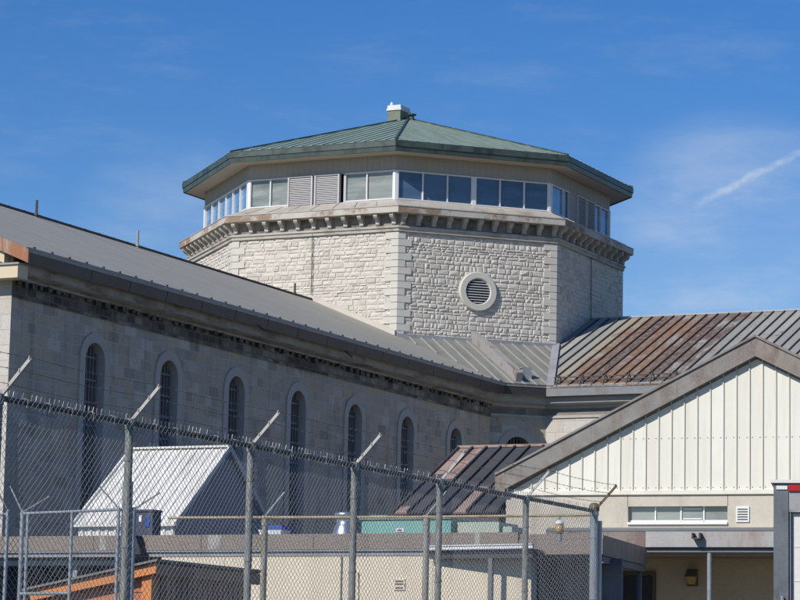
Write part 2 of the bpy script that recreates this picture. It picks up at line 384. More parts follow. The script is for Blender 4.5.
# quoins on each corner: one stack of toothed blocks per corner
for k in range(8):
    mb = MB(); p, t, n, w = edge(k); pp, tp_, np_, wp = edge((k - 1) % 8)
    for j in range(22):
        z = 13.05 + j * .27; L1, L2 = (.52, .27) if j % 2 == 0 else (.27, .52)
        h = Vector((0, 0, .25)); zz = Vector((0, 0, z)); d_ = .055
        cor_ = p + (n + np_) * (d_ / (1 + n.dot(np_)))
        A = [cor_, p + t * L1 + n * d_, p + t * L1 - n * .03, p - (n + np_) * .03, pp + tp_ * (wp - L2) - np_ * .03, pp + tp_ * (wp - L2) + np_ * d_]
        A = [q + zz for q in A]; mb.hexa(A, [q + h for q in A])
    mb.build('quoins', ['quoin'], tower)
# band, frieze, brackets, ledge
mb = MB(); mb.loft([grow(0, 18.98), grow(.10, 19.0), grow(.10, 19.1), grow(.15, 19.13), grow(.15, 19.2), grow(.02, 19.24)])
mb.build('string_course', ['trim'], tower)
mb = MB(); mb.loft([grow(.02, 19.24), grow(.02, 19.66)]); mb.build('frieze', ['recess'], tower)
for k in range(8):
    p, t, n, w = edge(k, .02)
    nb = 11
    for j in range(nb):
        mb = MB()
        x = .15 + (w - .30) * j / (nb - 1); h0 = 19.24
        prof = [(0, 0), (.10, .0), (.14, .04), (.12, .12), (.20, .2), (.32, .26), (.36, .32), (.36, .42), (0, .42)]
        A = [p + t * (x - .08) + n * a + Vector((0, 0, h0 + z)) for a, z in prof]
        B = [q + t * .16 for q in A]
        i = len(mb.v); nn = len(prof); mb.v += [tuple(q) for q in A + B]
        mb.f.append(tuple(i + q for q in reversed(range(nn)))); mb.m.append(0)
        mb.f.append(tuple(i + nn + q for q in range(nn))); mb.m.append(0)
        for q in range(nn):
            r_ = (q + 1) % nn; mb.f.append((i + q, i + r_, i + nn + r_, i + nn + q)); mb.m.append(0)
        mb.build('bracket', ['trim'], tower)
mb = MB(); mb.loft([grow(.02, 19.66), grow(.44, 19.665), grow(.44, 19.9), grow(.46, 19.9)])
mb.build('ledge', ['ledge'], tower)
WA, WS = 7.72, 3.2
def wgrow(d, z): return octo(WA + d, WS + d * .4142, z)
mb = MB(); mb.loft([grow(.46, 19.9), grow(.46, 19.93), grow(.40, 19.95), wgrow(.10, 20.27), wgrow(.03, 20.33)])
for k in range(8):
    p, t, n, w = edge(k, .46); p2, t2, n2, w2 = edge(k, .1, 0, WA, WS)
    for j in range(1, 8):
        a = p + t * (w * j / 8) + Vector((0, 0, 19.95)); b = p2 + t2 * (w2 * j / 8) + Vector((0, 0, 20.29)); mb.bar(a, b, .02, .014)
mb.build('sill_flashing', ['sillmetal'], tower)
# lookout storey
mb = MB(); mb.loft([wgrow(-.25, 19.9), wgrow(-.25, 22.)]); mb.build('lookout_core', ['void'], tower)
mb = MB(); mb.loft([wgrow(-.2, 21.46), wgrow(.0, 21.46), wgrow(.0, 22.06)])
for k in range(8):
    p, t, n, w = edge(k, .0, 0, WA, WS)
    for j in range(1, 26): mb.obox(p + t * (w * j / 26) + Vector((0, 0, 21.47)), t * .012, n * .008, (0, 0, .58))
mb.build('upper_boarding', ['siding'], tower)
Z0, Z1 = 20.33, 21.42
def tower_window(k, x0, x1, glassm):
    p, t, n, w = edge(k, 0, 0, WA, WS)
    f = MB(); r = .022
    o = lambda x, z, d=0.: p + t * x + n * d + Vector((0, 0, z))
    f.obox(o(x0, Z0 + .01, -.12), t * (x1 - x0), n * .15, (0, 0, .04)); f.obox(o(x0, Z1, -.12), t * (x1 - x0), n * .15, (0, 0, .04))
    f.obox(o(x0, Z0 + .05, -.12), t * r, n * .145, (0, 0, Z1 - Z0 - .05)); f.obox(o(x1 - r, Z0 + .05, -.12), t * r, n * .145, (0, 0, Z1 - Z0 - .05))
    fr = f.build('window', ['white'], tower)
    g = MB(); g.obox(o(x0 + r, Z0 + .05, -.09), t * (x1 - x0 - 2 * r), n * .03, (0, 0, Z1 - Z0 - .05)); g.build('pane', [glassm], fr)
def louvre(k, x0, x1, z0=20.12, z1=21.46, out=.12):
    p, t, n, w = edge(k, 0, 0, WA, WS); f = MB()
    o = lambda x, z, d=0.: p + t * x + n * d + Vector((0, 0, z))
    f.obox(o(x0, z0, -.05), t * .06, n * (out + .05), (0, 0, z1 - z0)); f.obox(o(x1 - .06, z0, -.05), t * .06, n * (out + .05), (0, 0, z1 - z0))
    f.obox(o(x0 + .06, z1 - .05, -.05), t * (x1 - x0 - .12), n * (out + .045), (0, 0, .05)); f.obox(o(x0 + .06, z0, -.05), t * (x1 - x0 - .12), n * (out + .045), (0, 0, .05))
    nsl = 17
    for j in range(nsl):
        z = z0 + .06 + (z1 - z0 - .13) * j / nsl
        f.obox(o(x0 + .06, z, .0 + out * .75), t * (x1 - x0 - .12), n * -.06 + Vector((0, 0, .062)), n * .012 + Vector((0, 0, .012)))
    f.obox(o(x0 + .06, z0 + .05, -.04), t * (x1 - x0 - .12), n * .02, (0, 0, z1 - z0 - .1))
    return f.build('louvred_panel', ['grille'], tower)
def post(k, x0, x1, m='white', z1=Z1 + .04):
    p, t, n, w = edge(k, 0, 0, WA, WS); f = MB()
    f.obox(p + t * x0 + n * -.15 + Vector((0, 0, 20.3)), t * (x1 - x0), n * .19, (0, 0, z1 - 20.3)); f.build('mullion', [m], tower)
w8 = edge(0, 0, 0, WA, WS)[3]; wd = edge(1, 0, 0, WA, WS)[3]
post(0, .0, .11); tower_window(0, .11, .99, 'gl_blind'); tower_window(0, .99, 1.8, 'gl_blind')
louvre(0, 1.8, 2.88); louvre(0, 2.96, 4.04)
post(0, 4.2, 4.26, 'grille'); tower_window(0, 4.26, 5.18, 'gl_blind'); tower_window(0, 5.18, w8 - .1, 'gl_blind'); post(0, w8 - .1, w8)
s3 = (wd - .2 - .16) / 6
post(1, 0, .1)
for j in range(3): tower_window(1, .1 + j * s3, .1 + (j + 1) * s3, 'gl_dark')
post(1, .1 + 3 * s3, .26 + 3 * s3)
for j in range(3): tower_window(1, .26 + (j + 3) * s3, .26 + (j + 4) * s3, 'gl_dark')
post(1, wd - .1, wd)
post(2, 0, .12); tower_window(2, .12, 1.35, 'gl_sky'); tower_window(2, 1.35, 1.95, 'gl_dark'); post(2, 1.95, 2.6, 'siding')
louvre(2, 2.6, 3.55); louvre(2, 3.6, 4.5); post(2, 4.5, 4.62, 'siding'); tower_window(2, 4.62, 5.4, 'gl_sky'); tower_window(2, 5.4, w8 - .1, 'gl_sky'); post(2, w8 - .1, w8)
for k, wq in ((7, wd), (3, wd), (4, w8), (5, wd), (6, w8)):
    post(k, 0, .1); s6 = (wq - .2) / 6
    for j in range(6): tower_window(k, .1 + j * s6, .1 + (j + 1) * s6, 'gl_sky')
    post(k, wq - .1, wq)
# roof
RA, RS = 8.56, 3.56
def rgrow(d, z): return octo(RA + d, RS + d * .4142, z)
mb = MB(); mb.loft([wgrow(-.3, 22.06), rgrow(-.02, 22.06)]); 
mb.v = mb.v; mb.build('soffit', ['soffit'], tower)
mb = MB(); mb.loft([rgrow(-.06, 22.03), rgrow(0, 22.03), rgrow(.02, 22.2), rgrow(.05, 22.22), rgrow(.05, 22.42), rgrow(.0, 22.46)])
mb.build('roof_edge', ['copdark'], tower)
mb = MB(); L = rgrow(.03, 22.45); ap = Vector((0, 0, 25.25))
for k in range(8): mb.quad([L[k], L[(k + 1) % 8], ap])
for k in range(8):
    p, q = L[k], L[(k + 1) % 8]; t = (q - p); w = t.length; t /= w; mid = (p + q) / 2; down = mid - ap
    nrm = t.cross(-down).normalized(); 
    if nrm.z < 0: nrm = -nrm
    mb.bar(p + Vector((0, 0, .03)), ap + Vector((0, 0, .03)), .07, .06, m=1)
    ns = 16
    for j in range(1, ns):
        x = w * j / ns; a = p + t * x; f = 1 - abs(2 * j / ns - 1)
        b = a + (ap - mid) * f * .985
        mb.bar(a + nrm * .015, b + nrm * .015, .025, .035 if k in (0, 7, 6) else .015, up=tuple(nrm), m=2 if k != 1 else 0)
rf = mb.build('roof', ['copper', 'copdark', 'copseam'], tower)
mb = MB(); mb.box(-.66, -.08, -.6, .3, 24.6, 25.52); chx = mb.build('chimney', ['chim'], rf)
mb = MB(); mb.box(-.70, -.04, -.64, .34, 25.52, 25.60); mb.box(-.67, -.07, -.61, .31, 25.60, 25.74)
mb.lathe((-.55, -.45, 25.74), ((.09, 0), (.07, .1), (.02, .17)), 8); mb.build('chimney_cap', ['capwhite'], chx)
mb = MB(); mb.lathe((.28, -.25, 24.9), ((.10, 0), (.10, .40), (.19, .43), (.19, .47), (.05, .51)), 12); mb.build('roof_vent', ['copdark'], rf)
# round louvred opening on face B
p, t, n, w = edge(1); c = p + t * (w / 2) + Vector((0, 0, 16.9)) + n * .0
def ringpts(r, d, N=40): return [c + (t * math.cos(2 * math.pi * i / N) + Vector((0, 0, 1)) * math.sin(2 * math.pi * i / N)) * r + n * d for i in range(N)]
mb = MB(); loops = [ringpts(.76, -.02), ringpts(.76, .10), ringpts(.73, .14), ringpts(.52, .14), ringpts(.50, .12), ringpts(.47, .02), ringpts(.47, .004)]
i0 = len(mb.v)
for Lp in loops: mb.v += [tuple(q) for q in Lp]
for j in range(len(loops) - 1):
    for i in range(40):
        A = i0 + j * 40 + i; B = i0 + j * 40 + (i + 1) % 40; mb.f.append((A, B, B + 40, A + 40)); mb.m.append(0)
vent = mb.build('round_window', ['quoin'], tower)
mb = MB(); mb.quad(ringpts(.48, .006)); mb.build('opening', ['void'], vent)
mb = MB()
for j in range(9):
    z = -.42 + j * .1; hw = math.sqrt(max(.0, .46 ** 2 - z * z)) 
    if hw > .1: mb.obox(c - t * hw + Vector((0, 0, z - .02)) + n * .10, t * 2 * hw, n * -.085 + Vector((0, 0, .05)), Vector((0, 0, .015)))
mb.build('louvre_slats', ['grille'], vent)
# lightning conductors down the middle of A and C
for k in (0, 2):
    p, t, n, w = edge(k); a = p + t * (w / 2 - .06) + n * .09
    mb = MB(); mb.tube([a + Vector((0, 0, 15.8)), a + Vector((0, 0, 19.2))], .018, 6); mb.build('conductor_cable', ['seam'], tower)
# lead flashing at tower foot
mb = MB(); p, t, n, w = edge(1, .0)
mb.obox(p + Vector((0, 0, 14.86)) - t * .02, t * (w + .04), n * .16, (0, 0, .22)); mb.build('flashing', ['lead'], tower)
mb = MB(); zr = lambda x: 16.5 - .42 * abs(x)
p, t, n, w = edge(0)
mb.obox((.0, -8.13, 16.5), (3.56, 0, -.42 * 3.56), (0, -.17, 0), (0, 0, .2)); mb.obox((-3.56, -8.13, 16.5 - .42 * 3.56), (3.56, 0, .42 * 3.56), (0, -.17, 0), (0, 0, .2))
mb.build('sloping_flashing', ['rustless' if False else 'mortar'], tower)

# ================================================================== WINGS
ZR, SL, WE, WW = 16.5, .42, 8.8, 8.1
ZE = ZR - SL * WE   # 12.80
NE = -41.2; NWL = -40.8
CH = 9.95; CW = 9.66; 
wing = thing('prison_wing', 'long shaded grey ashlar wing with seven tall barred arched windows and grey roof', 'prison wing', PR, (0, -25, 0))
# map: side wall at x = 8.1 running in y
OW, SP, AR = .5, .34, None
wy = [-36.66 + 4.0 * i for i in range(7)]
SILL, TOP = 5.2, 10.97; SPR = TOP - OW
mb = MB(); X = WW
def wallq(y0, y1, z0, z1): mb.quad([(X, y0, z0), (X, y1, z0), (X, y1, z1), (X, y0, z1)])
edges_ = [NWL] + [v for y in wy for v in (y - OW, y + OW)] + [-CW]
for i in range(0, len(edges_), 2): wallq(edges_[i], edges_[i + 1], 0, 12.7)
NA = 12
for y in wy:
    wallq(y - OW, y + OW, 0, SILL)
    arc = [(X, y - OW * math.cos(math.pi * i / NA), SPR + OW * math.sin(math.pi * i / NA)) for i in range(NA + 1)]
    for i in range(NA):
        a, b = arc[i], arc[i + 1]; mb.quad([a, b, (X, b[1], 12.7), (X, a[1], 12.7)])
wall = mb.build('wall', ['ashlar'], wing)
mb = MB(); mb.quad([(-WW, -CW, 0), (-WW, NWL, 0), (-WW, NWL, 12.7), (-WW, -CW, 12.7)]); mb.build('far_side_wall', ['ashlar'], wing)
def arch_window(parent, o, t, n, hw, sill, top, nbars=6, depth=.55, sp=.27):
    """o: point on wall plane at z=0 below window centre; t along the wall, n outward"""
    o, t, n = Vector(o), Vector(t), Vector(n); spr = top - hw; N = 14
    def outline(r_extra, zs):
        r = hw + r_extra; L = [o - t * r + Vector((0, 0, zs))]
        L += [o + t * (-r * math.cos(math.pi * i / N)) + Vector((0, 0, spr + r * math.sin(math.pi * i / N))) for i in range(N + 1)]
        L.append(o + t * r + Vector((0, 0, zs))); return L
    inner = outline(0, sill); outer = outline(sp, sill)
    m = MB()
    for i in range(len(inner) - 1):   # surround, standing 4 cm proud, then the reveal
        a, b, c2, d = inner[i], inner[i + 1], outer[i + 1], outer[i]
        m.quad([a + n * .04, d + n * .04, c2 + n * .04, b + n * .04][::-1]); m.quad([d + n * .04, d - n * .01, c2 - n * .01, c2 + n * .04])
        m.quad([a + n * .04, b + n * .04, b - n * depth, a - n * depth])
    m.obox(o - t * (hw + sp + .05) + Vector((0, 0, sill - .2)) - n * .01, t * (2 * hw + 2 * sp + .1), n * .1, (0, 0, .2))
    m.obox(o - t * hw + Vector((0, 0, sill - .02)) - n * depth, t * 2 * hw, n * (depth - .02), (0, 0, .02))
    wn = m.build('window', ['surround'], parent)
    g = MB(); g.quad([q - n * depth for q in inner]); 
    for j in range(1, 9):   # glazing bars behind the grille
        z = sill + (spr - sill) * j / 9; g.obox(o - t * hw + Vector((0, 0, z)) - n * (depth - .01), t * 2 * hw, n * .03, (0, 0, .03), 1)
    g.obox(o - t * .02 + Vector((0, 0, sill)) - n * (depth - .01), t * .04, n * .03, (0, 0, top - sill), 1)
    g.build('glazing', ['void', 'bars'], wn)
    b = MB()
    for j in range(nbars):
        x = -hw + 2 * hw * (j + .5) / nbars; zt = spr + math.sqrt(max(0, hw * hw - x * x)) - .02
        b.bar(o + t * x + Vector((0, 0, sill)) - n * .2, o + t * x + Vector((0, 0, zt)) - n * .2, .035)
    z = sill + .4
    while z < spr + .1:
        b.obox(o - t * (hw - .01) + Vector((0, 0, z)) - n * .225, t * (2 * hw - .02), n * .05, (0, 0, .055)); z += .62
    b.build('bars', ['bars'], wn)
for y in wy: arch_window(wing, (WW, y, 0), (0, 1, 0), (1, 0, 0), OW, SILL, TOP)
# cornice profile swept along left wing, chamfer and right wing (offset from wall face, z)
def path_pts(off, z, part):
    d = off * .4142
    if part == 'L': return [Vector((WW + off, NWL if off < .5 else NE + .001, z)), Vector((WW + off, -(CW - .0) - d * 1.0, z))]
    if part == 'C': return [Vector((WW + off, -CW - d, z)), Vector((CW + d, -WW - off, z))]
    return [Vector((CW + d, -WW - off, z)), Vector((45, -WW - off, z))]
def sweep(prof, part, name, mat, parent):
    m = MB(); loops = [path_pts(o_, z, part) for o_, z in prof]
    m.loft(loops, 0, closed=False)
    return m.build(name, [mat], parent)
def swb(mb, prof, part, m=0): mb.loft([path_pts(o_, z, part) for o_, z in prof], m, closed=False)
FR_ = [(.03, 11.72), (.03, 12.10)]
COR = [(.0, 12.10), (.16, 12.11), (.16, 12.17), (.34, 12.22), (.40, 12.26), (.40, 12.50), (.46, 12.52), (.46, 12.56), (.0, 12.56)]
GUT = [(.462, 12.50), (.62, 12.46), (.70, 12.80), (.70, 12.86), (.64, 12.86), (.60, 12.80)]
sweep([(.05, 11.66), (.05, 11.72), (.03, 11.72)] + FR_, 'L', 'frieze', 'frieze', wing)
cor = sweep(COR, 'L', 'cornice', 'corndirty', wing)
y = NWL + .1
while y < -CW - .1:
    L = random.choice((.14, .2, .2, .26)); 
    if random.random() < .9: mb = MB(); mb.box(WW + .0, WW + random.uniform(.08, .2), y, y + L, 12.0 + random.uniform(-.05, .04), 12.12); mb.build('dentil', ['soot'], cor)
    y += L + random.uniform(.12, .3)
gut = sweep(GUT, 'L', 'gutter', 'gutter', wing)
y = NE + .3
while y < -CH: mb = MB(); mb.box(WE - .03, WE + .03, y, y + .035, 12.86, 12.92); mb.build('gutter_clip', ['darkmetal'], gut); y += .85
mb = MB(); swb(mb, [(.705, 12.795), (.715, 12.83), (.715, 12.87), (.68, 12.875)], 'L'); mb.build('gutter_lip', ['lead'], gut)
y = -38.
for _ in range(14):
    mb = MB(); a_ = Vector((WW + .622, y, 12.465)); mb.obox(a_, (.078, 0, .332), (0, .014, 0), (.006, 0, -.002)); mb.build('joint', ['seam'], gut); y += 2.
mb = MB(); mb.tube([(WW + .66, -28.6, 12.5), (WW + .78, -28.4, 12.35), (WW + .7, -28.1, 12.42)], .018, 6); mb.tube([(WW + .5, -22.5, 12.5), (WW + .7, -22.3, 12.28)], .02, 6); mb.build('loose_bracket', ['darkmetal'], gut)
def roof_slab(mb, pts, th=.06, m=0):
    a = [Vector(p) - Vector((0, 0, th)) for p in pts]; mb.hexa(a, [Vector(p) for p in pts], m)
# left wing roof: near slope and far slope
mb = MB()
roof_slab(mb, [(0, NE, ZR), (WE, NE, ZE), (WE, -CH, ZE), (3.56, -8.1, ZR - SL * 3.56), (0, -8.1, ZR)][::1])
roof_slab(mb, [(-WE, NE, ZE), (0, NE, ZR), (0, -8.1, ZR), (-WE, -8.1, ZE)])
roofL = mb.build('roof', ['roofgrey'], wing)
mb = MB(); mb.tube([(0, NE, ZR + .03), (0, -8.15, ZR + .03)], .05, 6)
y = NE + .4
while y < -8.4: mb.box(-.03, .03, y, y + .04, ZR + .04, ZR + .085); y += .9
mb.build('ridge_cap', ['seam'], roofL)
for y, h in ((-27.66, .72), (-21.4, .78), (-9.9, .62)):
    mb = MB(); b = Vector((.12, y, ZR - .1)); h *= .82; mb.tube([b, b + Vector((0, 0, h))], .042, 8); mb.tube([b + Vector((0, 0, .1)), b + Vector((0, 0, .2))], .075, 8, r2=.05)
    mb.build('vent_pipe', ['ribrust' if y < -20 and y > -25 else 'seam'], roofL)
# gable end
mb = MB(); mb.quad([(-WW, NWL, 0), (WW, NWL, 0), (WW, NWL, 12.8), (0, NWL, 16.2), (-WW, NWL, 12.8)]); mb.build('gable_wall', ['ashlar_pale'], wing)
mb = MB(); mb.box(-WW - .45, WW + .47, NWL - .47, NWL - .0, 12.08, 12.42)
for sx in (1, -1): mb.obox((0, NWL - .34, ZR - .62), (sx * (WE - .75), 0, -SL * (WE - .75)), (0, .339, 0), (0, 0, .30))
mb.build('pediment_trim', ['cream'], wing)
mb = MB(); mb.box(-WW - .5, WW + .52, NWL - .52, NWL - .0, 12.42, 12.47); mb.build('cornice_cap', ['lead'], wing)
mb = MB()
for sx in (1, -1): mb.obox((0, NE - .05, ZR - .33), (sx * (WE + .06), 0, -SL * (WE + .06)), (0, .05, 0), (0, 0, .36))
mb.build('rusted_rake', ['rustedge'], wing)

# right wing with chamfered bay
wing2 = thing('prison_wing', 'sunlit cell wing behind the white gable with rust streaked standing seam roof and snow guards', 'prison wing', PR, (25, 0, 0))
mb = MB(); mb.quad([(CW, -WW, 0), (45, -WW, 0), (45, -WW, 12.7), (CW, -WW, 12.7)]); mb.quad([(45, -WW, 0), (45, WW, 0), (45, WW, 12.8), (45, 0, 16.2), (45, -WW, 12.8)])
mb.quad([(45, WW, 0), (8.1, WW, 0), (8.1, WW, 12.8), (45, WW, 12.8)]); mb.build('wall', ['ashlar_pale'], wing2)
CORR = [(.0, 11.70), (.05, 11.72), (.05, 11.80), (.0, 11.82), (.0, 12.05), (.12, 12.08), (.12, 12.16), (.22, 12.2), (.38, 12.24), (.38, 12.46), (.46, 12.5), (.46, 12.56), (0, 12.56)]
sweep(CORR, 'R', 'cornice', 'corn', wing2)
sweep(GUT, 'R', 'gutter', 'lead', wing2)
mb = MB()
roof_slab(mb, [(8.1, 0, ZR), (8.1, -3.56, ZR - SL * 3.56), (CH, -WE, ZE), (45.4, -WE, ZE), (45.4, 0, ZR)])
roof_slab(mb, [(8.1, 0, ZR), (45.4, 0, ZR), (45.4, WE, ZE), (8.1, WE, ZE)])
nn = Vector((0, -SL, 1)).normalized(); x = 8.55
while x < 45:
    ye = -WE if x > CH else -3.56 - (x - 8.1) / (CH - 8.1) * (WE - 3.56)
    mb.bar(Vector((x, 0, ZR)) + nn * .03, Vector((x, ye, ZR + SL * ye)) + nn * .03, .032, .06, up=tuple(nn), m=1); x += .45
roofR = mb.build('roof', ['rusty', 'seam'], wing2)  # seam colour darkened to carry the ribs' shadow lines
mb = MB(); mb.tube([(8.2, 0, ZR + .02), (45.4, 0, ZR + .02)], .07, 6); mb.build('ridge_cap', ['lead'], roofR)
mb = MB(); zz = ZR - SL * 8.45
for dz in (.10, .22): mb.tube([(10.1, -8.45, zz + dz), (45, -8.45, zz + dz)], .022, 6)
x = 10.3
while x < 45:
    mb.bar((x, -8.75, ZE + .02), (x, -8.42, zz + .3), .03, .05); mb.bar((x, -8.42, zz + .3), (x, -8.2, ZR - SL * 8.2), .03, .05); mb.box(x - .1, x + .1, -8.62, -8.56, ZE + .1, ZE + .16); x += .9
mb.build('snow_guard', ['seam'], roofR)
mb = MB(); mb.obox((8.0, -3.5, ZR - SL * 3.5), (CH - 8.0 + .0, -(WE - 3.5), -SL * (WE - 3.5)), (.3, 0, 0), (0, 0, .1)); mb.build('valley_flashing', ['lead'], roofR)

bay = thing('corner_bay', 'chamfered stone bay between the two wings with its own pale seamed roof below the tower', 'corner bay', PR, (9, -9, 0))
c0, c1 = Vector((WW, -CW, 0)), Vector((CW, -WW, 0)); ct = (c1 - c0).normalized(); cn = Vector((ct.y, -ct.x, 0)); cw = (c1 - c0).length
mb = MB(); mb.quad([c0, c1, c1 + Vector((0, 0, 8.)), c0 + Vector((0, 0, 8.))])
hw = .5; mid = (c0 + c1) / 2; tp = 11.0; spz = tp - hw; bz = 8.
def cp(x, z): return mid + ct * x + Vector((0, 0, z))
mb.quad([cp(-cw / 2, bz), cp(-hw, bz), cp(-hw, 12.7), cp(-cw / 2, 12.7)]); mb.quad([cp(hw, bz), cp(cw / 2, bz), cp(cw / 2, 12.7), cp(hw, 12.7)])
for i in range(NA):
    a, b = math.pi * i / NA, math.pi * (i + 1) / NA
    mb.quad([cp(-hw * math.cos(a), spz + hw * math.sin(a)), cp(-hw * math.cos(b), spz + hw * math.sin(b)), cp(-hw * math.cos(b), 12.7), cp(-hw * math.cos(a), 12.7)])
mb.build('wall', ['ashlar'], bay)
arch_window(bay, mid, ct, cn, hw, bz, tp, 8, .5, .28)
sweep(CORR, 'C', 'cornice', 'corn', bay)
sweep(GUT, 'C', 'gutter', 'gutter', bay)
mb = MB(); A = Vector((3.56, -8.13, ZR - SL * 3.56 + .01)); B = Vector((8.13, -3.56, ZR - SL * 3.56 + .01)); Cc = Vector((CH, -WE, ZE + .01)); D = Vector((WE, -CH, ZE + .01))
roof_slab(mb, [A, D, Cc, B]); nn = (D - A).cross(B - A).normalized()
if nn.z < 0: nn = -nn
dn = ((D + Cc) / 2 - (A + B) / 2); tt = (B - A).normalized(); wtop = (B - A).length; wb = (Cc - D).length
for j in range(1, 14):
    x = wtop * j / 14; xm = x - wtop / 2; fr = min(1., (wtop / 2 - abs(xm)) / (wtop / 2 - wb / 2)) if abs(xm) > wb / 2 else 1.
    a = A + tt * x + nn * .02; mb.bar(a, a + dn * fr, .03, .05, up=tuple(nn), m=1)
rfb = mb.build('roof', ['roofpale', 'seamlight'], bay)
mb = MB(); a = (A + B) / 2 + tt * -.25; mb.obox(a - nn * .05 - dn * .0, dn * .93, tt * .24, nn * .40); mb.build('roof_rib', ['ribrust'], rfb)
mb = MB(); a = a + dn * .86 + tt * .42; mb.obox(a - Vector((0, 0, .1)), tt * .35, cn * -.3, (0, 0, .5)); mb.obox(a - Vector((0, 0, -.4)) - tt * .03, tt * .41, cn * -.36, (0, 0, .04)); mb.build('outlet_box', ['lead'], rfb)

# ================================================================== GABLED HALL (frame HL)
hall = thing('gabled_hall', 'white sided gable building with brown metal rake over a beige concrete band', 'building', HL, (8.1, 0, 0))
XL, XR, XC, ZB, ZP = 2.55, 13.65, 8.1, 5.99, 9.0
DEP = 18.
mb = MB(); mb.quad([(XL, 0, ZB), (XR, 0, ZB), (XR, 0, ZB + .02), (XC, 0, ZP), (XL, 0, ZB + .02)]); mb.build('siding', ['panelwhite'], hall)
sl = (9.32 - 6.45) / (XC - XL)
mb = MB(); x = XL + .30
while x < XR - .1:
    zt = ZP - abs(x - XC) * (ZP - ZB) / (XC - XL)
    if zt - ZB > .05: mb.box(x - .012, x + .012, -.028, -.001, ZB + .07, zt)
    x += .283
bt = mb.build('siding_battens', ['batten'], hall)
mb = MB(); mb.box(XL, XR, -.05, -.001, ZB - .02, ZB + .07); mb.build('base_flashing', ['panelwhite'], hall)
mb = MB(); x = XL + .16
while x < XR:
    zt = ZP - abs(x - XC) * (ZP - ZB) / (XC - XL)
    for z in (ZB + .12, 7.17):
        if zt > z + .1:
            mb.box(x - .09, x - .075, -.012, -.001, z, z + .015); mb.box(x + .075, x + .09, -.012, -.001, z, z + .015)
    x += .283
mb.build('rivets', ['seam'], bt)
# rake boards
def hallz(x): return 9.32 - abs(x - XC) * .500
for sx in (-1, 1):
    mb = MB(); e = 5.75
    mb.obox((XC, -.18, 9.32 - .43), (sx * e, 0, -.505 * e), (0, .18, 0), (0, 0, .43))
    mb.obox((XC, -.22, 9.32 - .02), (sx * e, 0, -.505 * e), (0, .28, 0), (0, 0, .05))
    for q in (1.7, 3.6): mb.obox((XC + sx * q, -.185, 9.32 - .43 - .505 * q), (sx * .03, 0, -.015), (0, .05, 0), (0, 0, .42))
    mb.build('rake_board', ['rake' if sx < 0 else 'rake2'], hall)
    mb = MB(); mb.obox((XC + sx * .0, -.05, 9.30), (sx * e, 0, -.505 * e), (0, DEP, 0), (0, 0, .06))
    mb.obox((XC + sx * .0, -.02, 8.84), (sx * e, 0, -.505 * e), (0, .05, 0), (0, 0, .06))
    mb.build('roof', ['rake'], hall)
mb = MB(); mb.obox((XL - .20, -.185, ZB + .05), (.22, 0, 0), (0, .4, 0), (0, 0, .44)); mb.build('eave_return', ['rake2'], hall)
# concrete band and lower walls
mb = MB()
WX0, WX1, WZ0, WZ1 = 5.29, 7.47, 5.36, 5.72
mb.box(XL + .0, WX0, .0, .25, 0, ZB - .02); mb.box(WX1, XR, .0, .25, 0, ZB - .02)
mb.box(WX0, WX1, .0, .25, WZ1, ZB - .02); mb.box(WX0, WX1, .0, .25, 0, WZ0)
mb.build('wall', ['concrete'], hall)
mb = MB(); mb.box(XL, XL + .25, .25, DEP, 0, 6.6); mb.box(XR - .25, XR, .25, DEP, 0, 6.6); mb.box(XL + .25, XR - .25, DEP - .25, DEP, 0, 6.3); mb.build('side_walls', ['concrete'], hall)
mb = MB(); mb.box(XL + .01, XR - .01, -.012, -.001, 2., 4.62); mb.build('stucco_wall', ['tan'], hall)
mb = MB(); mb.box(WX0 - .008, WX0 + .0, -.006, -.001, WZ1, ZB - .03); mb.box(WX1, WX1 + .008, -.006, -.001, WZ1, ZB - .03); mb.build('joint', ['seam'], hall)
f = MB(); f.box(WX0, WX1, -.05, .2, WZ0 - .03, WZ0 + .02); f.box(WX0, WX1, .1, .16, WZ0 + .02, WZ0 + .07)
for x in (WX0 + .57, WX0 + 1.13, WX0 + 1.63): f.box(x, x + .03, .1, .16, WZ0 + .02, WZ1)
f.box(WX0 + 1.19, WX0 + 1.60, .105, .155, WZ0 + .09, WZ0 + .11); f.box(WX0 + 1.19, WX0 + 1.60, .105, .155, WZ1 - .06, WZ1 - .04)
wnd = f.build('window', ['white'], hall)
g = MB(); g.box(WX0, WX1, .13, .14, WZ0, WZ1); g.build('pane', ['gl_blind'], wnd)
f = MB(); f.box(7.66, 7.94, -.03, -.001, 5.38, 5.71)
vt = f.build('wall_vent', ['white'], hall); f = MB()
for j in range(5): f.box(7.69, 7.91, -.036, -.031, 5.42 + j * .054, 5.445 + j * .054)
f.build('vent_slots', ['lamp'], vt)
# hall canopy
CY = -2.6
can = thing('hall_canopy', 'grey metal edged flat canopy on thin posts in front of the beige hall wall', 'canopy', HL, (8., -2.6, 0))
mb = MB(); mb.box(4.25, 15., CY + .03, -.02, 4.72, 5.10); mb.build('roof_slab', ['felt'], can)
mb = MB(); mb.box(6.36, 15., CY - .02, CY + .03, 4.70, 5.02); mb.build('fascia', ['fasciametal'], can)
mb = MB(); mb.box(4.24, 6.352, CY - .018, CY + .03, 4.70, 5.02); mb.build('brown_fascia', ['rake2'], can)
mb = MB(); mb.box(4.24, 15., CY - .03, CY + .25, 5.025, 5.07); mb.build('top_trim', ['bluetrim'], can)
mb = MB(); mb.box(4.24, 15., -.3, -.03, 5.10, 5.22); mb.build('upstand', ['lead'], can)
mb = MB(); mb.box(4.3, 15., CY + .06, CY + .18, 4.60, 4.715); mb.build('edge_beam', ['bluetrim'], can)
for x in (7.66, 11.5): mb = MB(); mb.tube([(x, CY + .12, 0), (x, CY + .12, 4.598)], .05, 10); mb.build('post', ['galv'], can)
